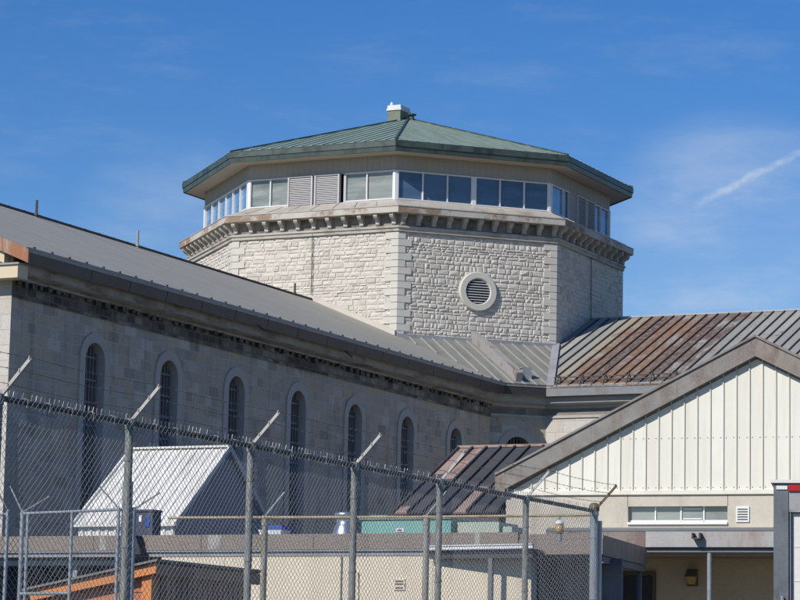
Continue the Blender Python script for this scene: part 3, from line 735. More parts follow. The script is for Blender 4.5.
mb = MB(); mb.box(7.36, 7.39, CY - .2, CY - .02, 4.86, 4.98); mb.box(7.51, 7.54, CY - .2, CY - .02, 4.86, 4.98); mb.box(7.39, 7.51, CY - .2, CY - .02, 4.85, 4.875); mb.build('scupper', ['seam'], can)
lamp = thing('wall_lamp', 'small brown wall lamp with amber lens on the tan wall under the canopy', 'lamp', HL, (6.73, -.02, 4.2))
mb = MB(); mb.box(6.62, 6.84, -.09, -.013, 4.02, 4.38); mb.hexa([(6.60, -.24, 4.22), (6.86, -.24, 4.22), (6.86, -.091, 4.22), (6.60, -.091, 4.22)], [(6.64, -.18, 4.36), (6.82, -.18, 4.36), (6.82, -.091, 4.36), (6.64, -.091, 4.36)]); mb.build('housing', ['lamp'], lamp)
mb = MB(); mb.hexa([(6.66, -.17, 4.06), (6.80, -.17, 4.06), (6.80, -.091, 4.06), (6.66, -.091, 4.06)], [(6.63, -.21, 4.215), (6.83, -.21, 4.215), (6.83, -.091, 4.215), (6.63, -.091, 4.215)]); mb.build('lens', ['amber'], lamp)
dr = thing('double_door', 'dark double door under the canopy beside the tan wall', 'door', HL, (5.35, -.02, 2))
mb = MB(); mb.box(4.7, 5.28, -.05, -.013, 2., 4.24); mb.build('door_leaf', ['doordark'], dr); mb = MB(); mb.box(5.30, 5.84, -.05, -.013, 2., 4.24); mb.build('door_leaf', ['doordark'], dr)
mb = MB(); mb.box(4.6, 5.93, -.06, -.013, 4.25, 4.34); mb.box(5.85, 5.93, -.06, -.013, 2., 4.25); mb.box(4.6, 4.69, -.06, -.013, 2., 4.25); mb.build('door_frame', ['lamp'], dr)
mb = MB(); mb.box(2.6, 15, -2.7, -.06, 1.9, 2.0); mb.box(2.6, 15, -2.7, -2.6, 0, 1.9); mb.build('loading_platform', ['concrete'], hall)
# link canopy (dark side towards the hall)
lc = thing('link_canopy', 'dark grey flat canopy running back to the hall behind the corner fence post', 'canopy', HL, (6., -6, 0))
p0, p1 = FL @ Vector((2.47, 0.06, 0)), FL @ Vector((4.08, .06, 0)); Hi = HL.inverted(); q0, q1 = Hi @ p0, Hi @ p1
z0_, z1_ = 4.16, 4.60
a = [(q0.x, q0.y), (q1.x, q1.y), (6.40, CY - .06), (q0.x + .0, CY - .06)]
mb = MB(); zl = (0, 0, .19, .19); mb.hexa([(x, y, 4.14 + q) for (x, y), q in zip(a, zl)], [(x, y, 4.50 + q * .95) for (x, y), q in zip(a, zl)]); mb.build('roof_slab', ['rake'], lc)
mb = MB(); d = Vector((q1.x - q0.x, q1.y - q0.y, 0)).normalized(); nn = Vector((d.y, -d.x, 0))
mb.obox(Vector((q0.x, q0.y, z0_)) + nn * .001, Vector((q1.x - q0.x, q1.y - q0.y, 0)), nn * .05, (0, 0, .27)); mb.obox(Vector((q0.x, q0.y, z0_ + .275)) + nn * .001, Vector((q1.x - q0.x, q1.y - q0.y, 0)), nn * .02, (0, 0, .09)); mb.build('fascia', ['aggregate'], lc)
mb = MB(); e_ = Vector((q1.x - q0.x, q1.y - q0.y, 0)); mb.obox(Vector((q0.x, q0.y, 0)) - nn * 1.2 - e_ * .7, e_ * 1.63, -nn * .08, (0, 0, 4.15)); mb.build('shade_screen', ['slatescreen'], lc)  # dark panel added for the shade under the canopy
mb = MB(); mb.bar((a[1][0] - .08, a[1][1] + .1, 4.07), (a[2][0] - .08, a[2][1], 4.26), .1, .12); mb.build('edge_beam', ['bluetrim'], lc)
mb = MB(); mb.tube([(a[2][0] - .1, a[2][1] - .2, 0), (a[2][0] - .1, a[2][1] - .2, 4.2)], .055, 10); mb.build('post', ['bluetrim'], lc)

# ================================================================== FLAT ROOFED BUILDING (frame FL)
flat = thing('flat_roof_building', 'low flat roofed cream building with a pebbled concrete roof edge behind the fences', 'building', FL, (-2, 0, 0))
mb = MB(); mb.box(-13, 2.45, 0, .16, 4.27, 4.56); mb.build('fascia', ['aggregate'], flat)
mb = MB(); mb.box(-13, 2.45, .17, 3., 4.28, 4.50); mb.box(-13, .2, 3., 7., 4.28, 4.50); mb.build('roof', ['felt'], flat)
mb = MB(); mb.box(-13, 2.45, .03, .16, 4.15, 4.265); mb.box(-13, 2.45, -.012, .03, 4.235, 4.262); mb.build('drip_edge', ['lead'], flat)
mb = MB(); mb.box(-4.98, 2.70, .045, .30, 0, 4.148); mb.box(-4.98, -4.75, .30, 6.79, 0, 4.27); mb.box(-13, 0.2, 6.8, 7, 0, 4.27)
mb.build('wall', ['creamwall'], flat)
mb = MB(); mb.tube([(-1.11, .02, 1.), (-1.11, .02, 4.14)], .014, 6); mb.build('conduit', ['galvold'], flat)
for x in (-11.3, -8.9, -6.5, -4.1, -1.7, .7): mb = MB(); mb.box(x, x + .012, -.004, -.0005, 4.272, 4.558); mb.build('fascia_joint', ['seam'], flat)
for x, w_ in ((-6.35, .14), (-3.95, .30), (1.6, .1)): mb = MB(); mb.box(x, x + w_, -.003, -.0005, 4.275, 4.555); mb.build('pale_patch', ['patchstone'], flat)
for x in (-3.6, .75): mb = MB(); mb.box(x, x + .006, .038, .0445, 1, 4.14); mb.build('wall_crack', ['concrete'], flat)
mb = MB(); mb.box(-.02, .20, .02, .043, 3.52, 3.72); vv = mb.build('wall_vent', ['creamwall'], flat)
mb = MB()
for z in (3.55, 3.62, 3.67): mb.box(.01, .17, .012, .019, z, z + .022)
mb.build('vent_slots', ['seam'], vv)
mb = MB(); mb.box(-13, -6.05, .3, .45, 4.0, 4.10); mb.build('beam', ['galv'], flat)
for x in (-7.1, -9.6): mb = MB(); mb.box(x - .05, x + .05, .32, .43, 0, 4.0); mb.build('post', ['galv'], flat)
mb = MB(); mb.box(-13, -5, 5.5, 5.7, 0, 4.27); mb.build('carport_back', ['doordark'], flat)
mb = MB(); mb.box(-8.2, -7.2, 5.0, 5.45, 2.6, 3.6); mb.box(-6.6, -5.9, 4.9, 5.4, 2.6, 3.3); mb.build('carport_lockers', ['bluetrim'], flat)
aw = thing('awning', 'white guttered flat awning on the right end of the cream wall', 'awning', FL, (1.9, -.4, 4.2))
mb = MB(); mb.hexa([(.72, -.10, 4.17), (2.95, -.50, 4.17), (2.95, -.014, 4.17), (.72, -.014, 4.17)], [(.72, -.10, 4.232), (2.95, -.50, 4.232), (2.95, -.014, 4.232), (.72, -.014, 4.232)]); mb.build('slab', ['gutter'], aw)
mb = MB(); mb.obox((.70, -.18, 4.24), (2.28, -.40, 0), (0, .07, 0), (0, 0, .075)); mb.obox((.70, -.20, 4.30), (2.28, -.40, 0), (0, .018, 0), (0, 0, .02)); mb.build('gutter', ['white'], aw)
mb = MB(); mb.obox((.74, -.09, 4.08), (2.2, -.38, 0), (0, .06, 0), (0, 0, .085)); mb.build('beam', ['gutter'], aw)  # dark bar standing for the shadow below the awning
for x in (2.05,): mb = MB(); mb.box(x - .04, x + .04, -.32, -.24, 0, 4.078); mb.build('post', ['bluetrim'], aw)
# roof top things
dm = thing('roof_exhaust', 'shiny steel drum shaped exhaust hood on the flat roof beside the teal unit', 'exhaust', FL, (-1.1, .7, 4.5))
mb = MB(); mb.lathe((-1.43, .8, 4.5), ((.20, 0), (.27, .0), (.27, .04), (.19, .28), (.17, .30), (.17, .42), (.21, .43), (.21, .50), (.0, .53)), 24); mb.build('hood', ['silver'], dm, True)
tl = thing('rooftop_unit', 'long teal painted metal housing on the flat roof', 'rooftop unit', FL, (.7, 1., 4.5))
mb = MB(); mb.box(-.72, 1.12, .6, 1.7, 4.5, 4.86); mb.build('casing', ['teal'], tl)
mb = MB(); mb.box(-.76, 1.15, .56, 1.74, 4.86, 4.89); mb.build('lid', ['tealpale'], tl)
mb = MB(); mb.box(.0, .16, .585, .599, 4.62, 4.69); mb.build('plate', ['white'], tl)
mb = MB(); mb.box(.04, .12, .578, .584, 4.64, 4.67); mb.build('slot', ['seam'], tl)
mb = MB(); mb.box(-.6, -.25, .7, 1.1, 4.89, 4.95); mb.build('green_cover', ['green'], tl)
t2 = thing('rooftop_unit', 'faded pale green metal housing beside the teal one on the flat roof', 'rooftop unit', FL, (1.7, 1., 4.5))
mb = MB(); mb.box(1.19, 2.02, .7, 1.6, 4.5, 4.80); mb.box(2.04, 2.24, .8, 1.5, 4.5, 4.72); mb.build('casing', ['tealpale'], t2)
ac = thing('air_conditioner', 'dark cube shaped air conditioning unit on the flat roof behind the tall front post', 'air conditioner', FL, (-5.35, .3, 4.5))
mb = MB(); mb.box(-5.82, -5.36, .3, .62, 4.58, 5.04); mb.box(-5.84, -5.34, .28, .64, 5.04, 5.08); cs = mb.build('casing', ['navy'], ac)
mb = MB(); mb.box(-5.66, -5.60, .285, .299, 4.84, 4.97); mb.build('label_plate', ['white'], cs)
mb = MB(); mb.box(-5.50, -5.42, .285, .299, 4.74, 4.94); mb.build('badge', ['blue'], cs)
for x in (-5.8, -5.45):
    for y in (.33, .52): mb = MB(); mb.box(x, x + .07, y, y + .07, 4.5, 4.58); mb.build('foot', ['darkmetal'], ac)
hb = thing('scupper_box', 'black sheet metal box hanging over the roof edge below the air conditioner', 'box', FL, (-5.3, -.2, 4.2))
mb = MB(); mb.hexa([(-5.80, -.28, 4.18), (-5.25, -.28, 4.18), (-5.25, -.014, 4.18), (-5.80, -.014, 4.18)], [(-5.82, -.2, 4.52), (-5.42, -.2, 4.52), (-5.42, -.014, 4.52), (-5.82, -.014, 4.52)]); mb.build('body', ['darkmetal'], hb)
mb = MB(); mb.box(-5.84, -5.40, -.22, -.014, 4.525, 4.55); mb.build('lid', ['gutter'], hb)
bx = thing('storage_tub', 'small blue and white tub on the flat roof behind the second tall post', 'tub', FL, (-2.5, .6, 4.5))
mb = MB(); mb.hexa([(-2.75, .5, 4.5), (-2.35, .5, 4.5), (-2.35, .8, 4.5), (-2.75, .8, 4.5)], [(-2.8, .46, 4.68), (-2.3, .46, 4.68), (-2.3, .84, 4.68), (-2.8, .84, 4.68)]); mb.build('tub', ['white'], bx)
mb = MB(); mb.box(-2.66, -2.28, .45, .85, 4.682, 4.76); mb.build('lid', ['blue'], bx)
for o_, d_ in ((tl, -.27), (t2, -.25), (bx, -.32)): o_.matrix_world = o_.matrix_world @ Matrix.Translation((d_, 0, 0))
# ================================================================== WHITE SHED (frame SH)
shed = thing('white_shed', 'small shed with steep white ribbed metal roof and dark shaded gable end', 'shed', SH, (-7, 1.5, 0))
sx0, sx1, ry, rz, ey, ez = -8.28, -5.5, 2., 7.53, -.55, 5.50
mb = MB()
for sgn in (-1, 1):
    yy = ry + sgn * (ry - ey); a = [(sx0, ry, rz), (sx1, ry, rz), (sx1, yy, ez), (sx0, yy, ez)]
    if sgn > 0: a = a[::-1]
    roof_slab(mb, [a[0], a[3], a[2], a[1]], .05)
    nn = Vector((0, sgn * (rz - ez), (ry - ey))).normalized(); x = sx0 + .1
    while x < sx1: mb.bar(Vector((x, ry, rz)) + nn * .012, Vector((x, yy, ez)) + nn * .012, .035, .025, up=tuple(nn)); x += .225
mb.build('roof', ['shedroof'], shed)
mb = MB(); mb.bar((sx0 - .03, ry, rz + .03), (sx1 + .03, ry, rz + .03), .2, .05)
for sgn in (-1, 1):
    yy = ry + sgn * (ry - ey)
    for x in (sx0 - .02, sx1 + .02): mb.bar((x, ry, rz), (x, yy, ez), .05, .12)
mb.build('roof_trim', ['shedroof'], shed)
mb = MB(); x0, x1 = sx0 + .06, sx1 - .06; ye0, ye1 = ey + .12, 2 * ry - ey - .12; zt = ez + .02
mb.quad([(x1, ye0, 0), (x1, ye1, 0), (x1, ye1, zt), (x1, ry, rz - .1), (x1, ye0, zt)]); mb.quad([(x0, ye1, 0), (x0, ye0, 0), (x0, ye0, zt), (x0, ry, rz - .1), (x0, ye1, zt)])
mb.build('gable_wall', ['sheddark'], shed)
mb = MB(); mb.box(x0, x1, ye0, ye0 + .05, 0, zt); mb.box(x0, x1, ye1 - .05, ye1, 0, zt); x = x0 + .1
while x < x1: mb.box(x, x + .06, ye0 - .03, ye0, 0, zt); x += .225
mb.build('side_wall', ['shedroof'], shed)
# ================================================================== PANELLED LEAN TO
lean = thing('panelled_roof_shed', 'low building with a striped roof of pinkish brown and dark slate panels', 'shed', SH, (2, 0, 0))
lx0, lx1, ry, rz, ey, ez = .68, 3.2, 2., 7.36, -1.55, 5.58
dv = Vector((0, ey - ry, ez - rz)); npan = 7; pw = (lx1 - lx0) / npan
pat = [((0, .42, 1), (.42, .9, 0), (.9, 1, 1)), ((0, .5, 1), (.5, 1, 0)), ((0, 1, 0),), ((0, 1, 0),), ((0, .62, 0), (.62, 1, 1)), ((0, .5, 0), (.5, .62, 1), (.62, 1, 0)), ((0, .2, 1), (.2, 1, 0))]
nn = Vector((1, 0, 0)).cross(dv).normalized(); nn = nn if nn.z > 0 else -nn
for k in range(npan):
    for a, b, mm in pat[k]:
        mb = MB(); mb.obox(Vector((lx0 + k * pw, ry, rz)) + dv * a + nn * .0, (pw, 0, 0), dv * (b - a - .002), nn * .04); mb.build('roof_panel', ['brownpanel' if mm else 'bluepanel'], lean)
mb = MB()
for k in range(npan + 1): o = Vector((lx0 + k * pw, ry, rz)) + nn * .06; mb.bar(o, o + dv, .05, .07, up=tuple(nn))
mb.build('panel_ribs', ['gutter'], lean)
mb = MB(); mb.bar((lx0 - .03, ry + .02, rz + .05), (lx1, ry + .02, rz + .05), .22, .06); mb.build('ridge_cap', ['brownpanel'], lean)
mb = MB(); mb.quad([(lx0 + .03, ey, 0), (lx0 + .03, 5., 0), (lx0 + .03, 5., 5.8), (lx0 + .03, ry, rz - .05), (lx0 + .03, ey, ez - .05)][::-1]); mb.box(lx0 + .05, lx1, ey + .05, ey + .2, 0, ez - .05)
mb.build('wall', ['gutter'], lean)
mb = MB(); mb.obox((lx0, ry, rz), (lx1 - lx0, 0, 0), (0, 3, -1.5), (0, 0, .05)); mb.build('rear_roof', ['brownpanel'], lean)
# ================================================================== ORANGE SHED (frame OS)
osd = thing('orange_shed', 'wooden hut with bright orange front and dark brown boarded side behind the fence', 'hut', OS, (-5.5, 0, 0))
XH, XW, DP = -4.13, -6.45, 3.4          # high right corner, low left corner, depth
ZH, ZW = 3.60, 3.16
zs = lambda x: ZW + (ZH - ZW) * (x - XW) / (XH - XW)
mb = MB(); mb.obox((XW, -.05, ZW - .17), (XH - XW, 0, ZH - ZW), (0, .05, 0), (0, 0, .16)); mb.build('fascia_board', ['orange'], osd)
mb = MB(); mb.obox((XW - .15, -.12, ZW - .02), (XH - XW + .2, 0, ZH - ZW + .035), (0, DP + .2, 0), (0, 0, .035)); mb.build('roof', ['felt'], osd)
mb = MB(); mb.box(XH - .05, XH + .0, .005, DP, ZH - .20, ZH - .02); mb.box(XH + .001, XH + .006, 1.1, 1.13, ZH - .19, ZH - .03, 1); mb.build('brown_fascia_board', ['brown', 'darkmetal'], osd)
mb = MB(); mb.hexa([(XW + .3, .12, 0), (XH - .30, .12, 0), (XH - .30, .18, 0), (XW + .3, .18, 0)], [(XW + .3, .12, zs(XW + .3) - .03), (XH - .30, .12, zs(XH - .3) - .03), (XH - .30, .18, zs(XH - .3) - .03), (XW + .3, .18, zs(XW + .3) - .03)])
z = 1.6
while z < 3.45:
    xl = XW + .31 if z < zs(XW + .3) - .18 else XW + (z + .18 - ZW) / (ZH - ZW) * (XH - XW)
    if xl < XH - .4: mb.box(xl, XH - .31, .105, .119, z, z + .012, 1)
    z += .14
mb.build('front_wall', ['orangewall', 'brown'], osd)
mb = MB(); mb.box(XH - .295, XH - .12, .03, .19, 0, zs(XH - .3) - .03); mb.build('corner_board', ['orange'], osd)
mb = MB(); mb.box(XH - .18, XH - .12, .195, DP - .1, 0, ZH - .08); y = .3
while y < DP - .15: mb.box(XH - .119, XH - .110, y, y + .014, 0, ZH - .21, 1); y += .17
mb.build('side_wall', ['brown', 'darkmetal'], osd)
mb = MB(); mb.box(XW + .3, XH - .19, DP - .18, DP - .1, 0, ZW); mb.box(XW + .3, XW + .38, .19, DP - .19, 0, ZW); mb.build('rear_walls', ['brown'], osd)

# ================================================================== FENCES
def chain_link(mb, a, b, z0, z1, cell=.072, r=.0022, spikes=True, nside=3):
    """two families of diagonal wires between ground points a and b (straight wires of the woven mesh)"""
    a, b = Vector((*a, 0)), Vector((*b, 0)); L = (b - a).length; t = (b - a) / L; H = z1 - z0; n = Vector((t.y, -t.x, 0))
    for fam in (1, -1):
        k = -int(H / cell) - 1
        while k * cell < L + H:
            x0 = k * cell; # line x = x0 + fam*(z) ...
            if fam == 1: xs, xe, zs, ze = x0, x0 + H, 0., H
            else: xs, xe, zs, ze = x0, x0 - H, 0., H
            # clip in x
            def clip(xs, zs, xe, ze):
                if (xs < 0 and xe < 0) or (xs > L and xe > L): return None
                def at(x): return zs + (ze - zs) * (x - xs) / (xe - xs)
                P = [(xs, zs), (xe, ze)]
                for i in (0, 1):
                    x, z = P[i]; cx = min(max(x, 0), L)
                    if cx != x: P[i] = (cx, at(cx))
                return P
            P = clip(xs, zs, xe, ze)
            if P and abs(P[0][0] - P[1][0]) > .01:
                (xa, za), (xb, zb) = P; off = n * (.002 * fam)
                # wires are bent: keep straight but jitter a little so light catches unevenly
                A_, B_ = a + t * xa + off + Vector((0, 0, z0 + za)), a + t * xb + off + Vector((0, 0, z0 + zb)); NS = 6
                def bow(p_):   # the fabric bellies a little between the posts and sags with age
                    q_ = (p_ - a).dot(t) / L; h_ = (p_.z - z0) / H
                    return p_ + n * (.05 * math.sin(math.pi * q_) * math.sin(math.pi * h_) + .008 * math.sin(q_ * 17 + h_ * 9)) + t * (.007 * math.sin(h_ * 23 + q_ * 5)) - Vector((0, 0, .012 * math.sin(math.pi * q_) * (1 - h_) + .005 * math.sin(q_ * 21)))
                mb.tube([bow(A_ + (B_ - A_) * (i_ / NS)) for i_ in range(NS + 1)], r, nside, cap=False)
            k += 1
    if spikes:
        k = 0
        while k * cell < L:
            x = k * cell; o = a + t * x + Vector((0, 0, z1))
            mb.tube([o - Vector((0, 0, .01)), o + t * .012 + Vector((0, 0, .05)) + n * random.uniform(-.01, .01)], r, 3, cap=False); mb.tube([o - Vector((0, 0, .01)), o - t * .008 + Vector((0, 0, .045)) + n * random.uniform(-.01, .01)], r * .9, 3, cap=False); k += 1
def barbed(mb, pts, r=.0024, step=.13):
    for p, q in zip(pts, pts[1:]):
        p, q = Vector(p), Vector(q); L = (q - p).length; d = (q - p) / L; N = 10
        sag = .02
        P = [p + (q - p) * i / N - Vector((0, 0, sag * 4 * (i / N) * (1 - i / N))) for i in range(N + 1)]
        mb.tube(P, r, 4)
        k = int(L / step)
        for j in range(k):
            f_ = (j + .5) / k; c = p + (q - p) * f_ - Vector((0, 0, sag * 4 * f_ * (1 - f_)))
            e = Vector((random.uniform(-1, 1), random.uniform(-1, 1), random.uniform(-1, 1))).cross(d).normalized() * .015
            mb.tube([c - e, c + e], .0015, 3); e2 = e.cross(d) ; mb.tube([c - e2 - d * .008, c + e2 + d * .008], .0015, 3)
# front fence : along local y at x = 34.2 in prison frame
f1 = thing('chain_link_fence', 'tall front chain link fence with angled barbed wire arms crossing the whole foreground', 'fence', PR, (34.2, -75, 0), 'chain link fences')
FX = 34.2; ys = [-82.3, -79.95, -77.78, -75.42, -73.07, -70.85, -68.27, -65.95]; FT = 4.06
for k in range(len(ys) - 1):
    mb = MB(); chain_link(mb, (FX + .045, ys[k]), (FX + .045, ys[k + 1]), .05, FT + .02, spikes=True, r=.0023); mb.build('mesh_panel', ['wire'], f1)
    for q in range(1, 6):
        y_ = ys[k] + (ys[k + 1] - ys[k]) * q / 6; mb = MB(); mb.tube([(FX + .05, y_, FT - .05), (FX + .055, y_ + .01, FT + .02), (FX, y_ + .02, FT + .032), (FX - .03, y_ + .025, FT)], .003, 4); mb.build('wire_tie', ['arm'], f1)
    mb = MB(); mb.tube([(FX, ys[k] + .04, FT), (FX, ys[k + 1] - .04, FT)], .026, 8); mb.build('top_rail', ['raildark'], f1)
for k, y in enumerate(ys):
    last = k == len(ys) - 1
    mb = MB(); r_ = .038 if not last else .055; mb.tube([(FX, y, 0), (FX, y, FT - .03)], r_, 12)
    mb.tube([(FX, y, FT - .06), (FX, y, FT + .035)], r_ + .008, 12); 
    for z in (3.7, 2.9, 2.1): mb.tube([(FX, y, z), (FX, y, z + .02)], r_ + .005, 12)
    po = mb.build('post', ['galvpost' if not last else 'galv'], f1)
    mb = MB(); a = Vector((FX, y, FT + .0)); b = a + Vector((.31, 0, .33)); mb.bar(a, b, .03, .018, up=(0, 1, 0)); mb.bar(a + Vector((0, .012, 0)), b + Vector((0, .012, 0)), .012, .04, up=(0, 1, 0))
    for f_ in (.3, .65, .97): c = a + (b - a) * f_; mb.box(c.x - .007, c.x + .007, c.y - .015, c.y + .02, c.z, c.z + .028)
    mb.build('barb_arm', ['arm' if not last else 'lamp'], po)
for f_ in (.3, .65, .97):
    mb = MB(); barbed(mb, [(FX + .31 * f_, y, FT + .33 * f_ + .02) for y in ys]); mb.build('barbed_wire', ['wirerust'], f1)
mb = MB(); mb.lathe((FX, -65.95, FT - .02), ((.03, 0), (.07, .02), (.075, .07), (.05, .12), (.02, .13)), 10); mb.build('post_cap', ['lamp'], f1)
mb = MB(); 
for dx in (-.12, .0, .1): mb.tube([(FX + dx * .2, -65.95 + .05 + abs(dx), 0), (FX + dx * .2, -65.95 + .05 + abs(dx), FT - .12)], .035, 10)
mb.build('gate_stile', ['galv'], f1)
# middle fence (world coordinates)
f2 = thing('chain_link_fence', 'second chain link fence with a rusty yellow top rail before the cream wall', 'fence', W0, (0, 38, 0), 'chain link fences')
P2 = [(2.70, 36.5), (.43, 37.61), (-1.85, 38.42), (-3.26, 38.93)]
for k in range(3):
    mb = MB(); chain_link(mb, P2[k], P2[k + 1], 1.2, 4.04, r=.0016, spikes=True); mb.build('mesh_panel', ['wire'], f2)
    mb = MB(); mb.tube([(*P2[k], 4.06), (*P2[k + 1], 4.06)], .019, 8); mb.build('top_rail', ['railyellow'], f2)
for k in (1, 2):
    mb = MB(); x, y = P2[k]; y += .04
    mb.tube([(x, y, 0), (x, y, 4.0)], .045, 10); mb.tube([(x, y, 3.95), (x, y, 4.09)], .052, 10); po = mb.build('post', ['galvold'], f2)
    mb = MB(); mb.bar((x, y, 4.08), (x + .27, y - .1, 4.42), .035, .02); mb.build('barb_arm', ['galv'], po)
# left fence with gate
f3 = thing('chain_link_gate', 'galvanised chain link gate with splayed barb arms on its posts at far left', 'gate', W0, (-4.6, 38.6, 0))
G = [(-6.9, 40.8), (-5.66, 39.6), (-5.42, 39.42), (-4.62, 38.75), (-3.78, 38.0)]
for k in (0, 2, 3):
    mb = MB(); chain_link(mb, G[k], G[k + 1], 1.2, 4.10, r=.0016, spikes=False); mb.build('mesh_panel', ['wire'], f3)
    mb = MB(); mb.tube([(*G[k], 4.11), (*G[k + 1], 4.11)], .021, 8); mb.build('top_rail', ['galv'], f3)
mb = MB(); mb.tube([(*G[2], 2.95), (*G[3], 2.95)], .024, 8); mb.build('mid_rail', ['galv'], f3)
def gpost(x, y, r, h, arms):
    r *= .8 if r < .05 else 1.
    mb = MB(); mb.tube([(x, y, 0), (x, y, h)], r, 12); mb.tube([(x, y, h), (x, y, h + .03)], r * 1.1, 12, r2=r * .3); po = mb.build('post', ['galv'], f3)
    for dx, dy, dz in arms:
        m2 = MB(); m2.bar((x, y, min(h, 4.15)), (x + dx, y + dy, min(h, 4.15) + dz), .035, .02); m2.build('barb_arm', ['galvpost'], po)
gpost(*G[1], .035, 4.15, [(-.2, 0, .38)]); gpost(*G[2], .04, 4.13, [(-.2, .05, .38), (.38, 0, .24)]); gpost(G[2][0] + .09, G[2][1] - .07, .03, 4.1, [])
gpost(*G[3], .028, 4.1, [])
gpost(G[4][0] - .10, G[4][1], .03, 4.12, [(-.28, 0, .30)]); gpost(G[4][0] + .005, G[4][1] + .1, .075, 4.5, []); gpost(G[4][0] + .10, G[4][1] + .12, .045, 4.12, [(.36, 0, .24)])
# floodlight near corner post
fl = thing('fence_lamp', 'pale round headed lamp fixed to the fence rail left of the corner post', 'lamp', W0, (2.12, 36.9, 3.9))
x, y, z = 2.22, 36.72, 3.96
mb = MB(); mb.lathe((x, y, z - .11), ((.03, -.14), (.035, -.05), (.05, -.03)), 12); mb.tube([(x, y, z + .01), (x, y, z + .1)], .012, 6); mb.build('bracket', ['galv'], fl)
mb = MB(); mb.lathe((x, y, z - .14), ((.035, 0), (.055, .03), (.055, .11)), 14); mb.build('lens', ['amber'], fl, True)
mb = MB(); mb.lathe((x, y, z - .03), ((.058, 0), (.06, .03), (.035, .06)), 14); mb.build('cap', ['white'], fl, True)
# ================================================================== TRUCK
TF = Matrix.Translation((4.11, 29.5, 0)) @ Matrix.Rotation(-R(10.5), 4, 'Z') @ Matrix.Translation((-4.11, -29.5, 0))
tk = thing('box_truck', 'rear of a parked box truck with grey frame, white roller door and red marker light', 'truck', TF, (5.35, 29.5, 0))
X0, X1, Y0, TZ = 4.11, 6.61, 29.5, 4.03
mb = MB(); mb.box(X0, X0 + .16, Y0, Y0 + .12, 1.05, TZ - .06); mb.box(X1 - .16, X1, Y0, Y0 + .12, 1.05, TZ - .06); mb.box(X0, X1, Y0, Y0 + .12, .95, 1.05); mb.box(X0 + .16, X0 + .19, Y0 + .02, Y0 + .12, 1.05, 3.66); mb.build('rear_frame', ['truckgrey'], tk)
mb = MB(); mb.box(X0 + .161, X1 - .161, Y0 + .01, Y0 + .12, 3.66, TZ - .061); mb.build('header', ['trucksilver'], tk)
mb = MB(); mb.box(X0 - .03, X1 + .03, Y0 - .03, Y0 + 6.5, TZ - .055, TZ - .02); mb.build('roof', ['door'], tk)
mb = MB(); mb.box(X0 + .02, X1 - .02, Y0 + .13, Y0 + 6.4, 1.0, TZ - .06); mb.build('box_body', ['door'], tk)
mb = MB(); mb.box(X0 + .2, X1 - .2, Y0 + .06, Y0 + .10, 1.06, 3.65)
dd = mb.build('roller_door', ['door'], tk); mb = MB()
for j in range(1, 7): mb.box(X0 + .2, X1 - .2, Y0 + .056, Y0 + .0595, 1.06 + j * .37, 1.068 + j * .37)
mb.build('door_joints', ['batten'], dd)
mb = MB(); mb.box(X0 + .16, X0 + .30, Y0 - .015, Y0 + .009, TZ - .14, TZ - .075); mb.build('marker_light', ['red'], tk)
mb = MB(); mb.box(X0 + .33, X0 + .42, Y0 - .015, Y0 + .009, TZ - .14, TZ - .075); mb.build('marker_light', ['red'], tk)
mb = MB(); mb.box(X0 + .03, X0 + .15, Y0 - .012, Y0 - .001, TZ - .125, TZ - .085); mb.box(X0 + .305, X0 + .325, Y0 - .012, Y0 + .008, TZ - .13, TZ - .085); mb.build('reflector', ['white'], tk)
mb = MB(); mb.tube([(X0 + .09, Y0 - .03, 2.75), (X0 + .10, Y0 - .03, 2.62)], .018, 8); mb.tube([(X0 + .09, Y0 - .03, 2.66), (X0 + .04, Y0 - .04, 2.56)], .012, 8); mb.build('latch', ['silver'], tk)
mb = MB(); mb.box(X0 + .1, X1 - .1, Y0 + 6.6, Y0 + 8.6, .6, 2.8); mb.hexa([(X0 + .15, Y0 + 8.6, .6), (X1 - .15, Y0 + 8.6, .6), (X1 - .15, Y0 + 9.4, .6), (X0 + .15, Y0 + 9.4, .6)], [(X0 + .15, Y0 + 8.6, 1.6), (X1 - .15, Y0 + 8.6, 1.6), (X1 - .2, Y0 + 9.3, 1.5), (X0 + .2, Y0 + 9.3, 1.5)]); mb.build('cab', ['door'], tk)
for yy in (Y0 + 1.3, Y0 + 7.6):
    for xx in (X0 + .05, X1 - .35):
        mb = MB(); mb.tube([(xx, yy, .5), (xx + .3, yy, .5)], .5, 20); wl = mb.build('wheel', ['rubber'], tk); mb = MB(); mb.tube([(xx - .01, yy, .5), (xx + .31, yy, .5)], .27, 16); mb.build('rim', ['galv'], wl)
mb = MB(); mb.box(X0 + .7, X0 + .8, Y0 + .2, Y0 + 8, .75, .98); mb.box(X1 - .8, X1 - .7, Y0 + .2, Y0 + 8, .75, .98); mb.build('chassis', ['darkmetal'], tk)
# weed by the second fence
wd_ = thing('weed', 'straggly weed with a yellowish stalk climbing before the cream wall', 'weed', W0, (-.62, 38.8, 0))
mb = MB(); mb.tube([(-.52, 38.9, 0), (-.54, 38.9, 1.8), (-.50, 38.9, 2.75), (-.51, 38.9, 3.33)], .014, 6); mb.build('stalk', ['railyellow'], wd_)
mb = MB()
for i in range(140):
    c = Vector((-.52 + random.gauss(0, .11), 38.9 + random.gauss(0, .1), 2.9 - abs(random.gauss(0, .22)))); d = Vector((random.uniform(-1, 1), random.uniform(-1, 1), random.uniform(.0, .5))).normalized() * random.uniform(.04, .09)
    e = d.cross(Vector((0, 0, 1))).normalized() * .014; mb.quad([c, c + d * .5 + e, c + d, c + d * .5 - e])
mb.build('leaves', ['leaf'], wd_)
# ground
mb = MB(); mb.quad([(-3000, -300, 0), (3000, -300, 0), (3000, 6000, 0), (-3000, 6000, 0)]); g = mb.build('ground', ['asphalt']); g['kind'] = 'structure'; 
mb = MB()

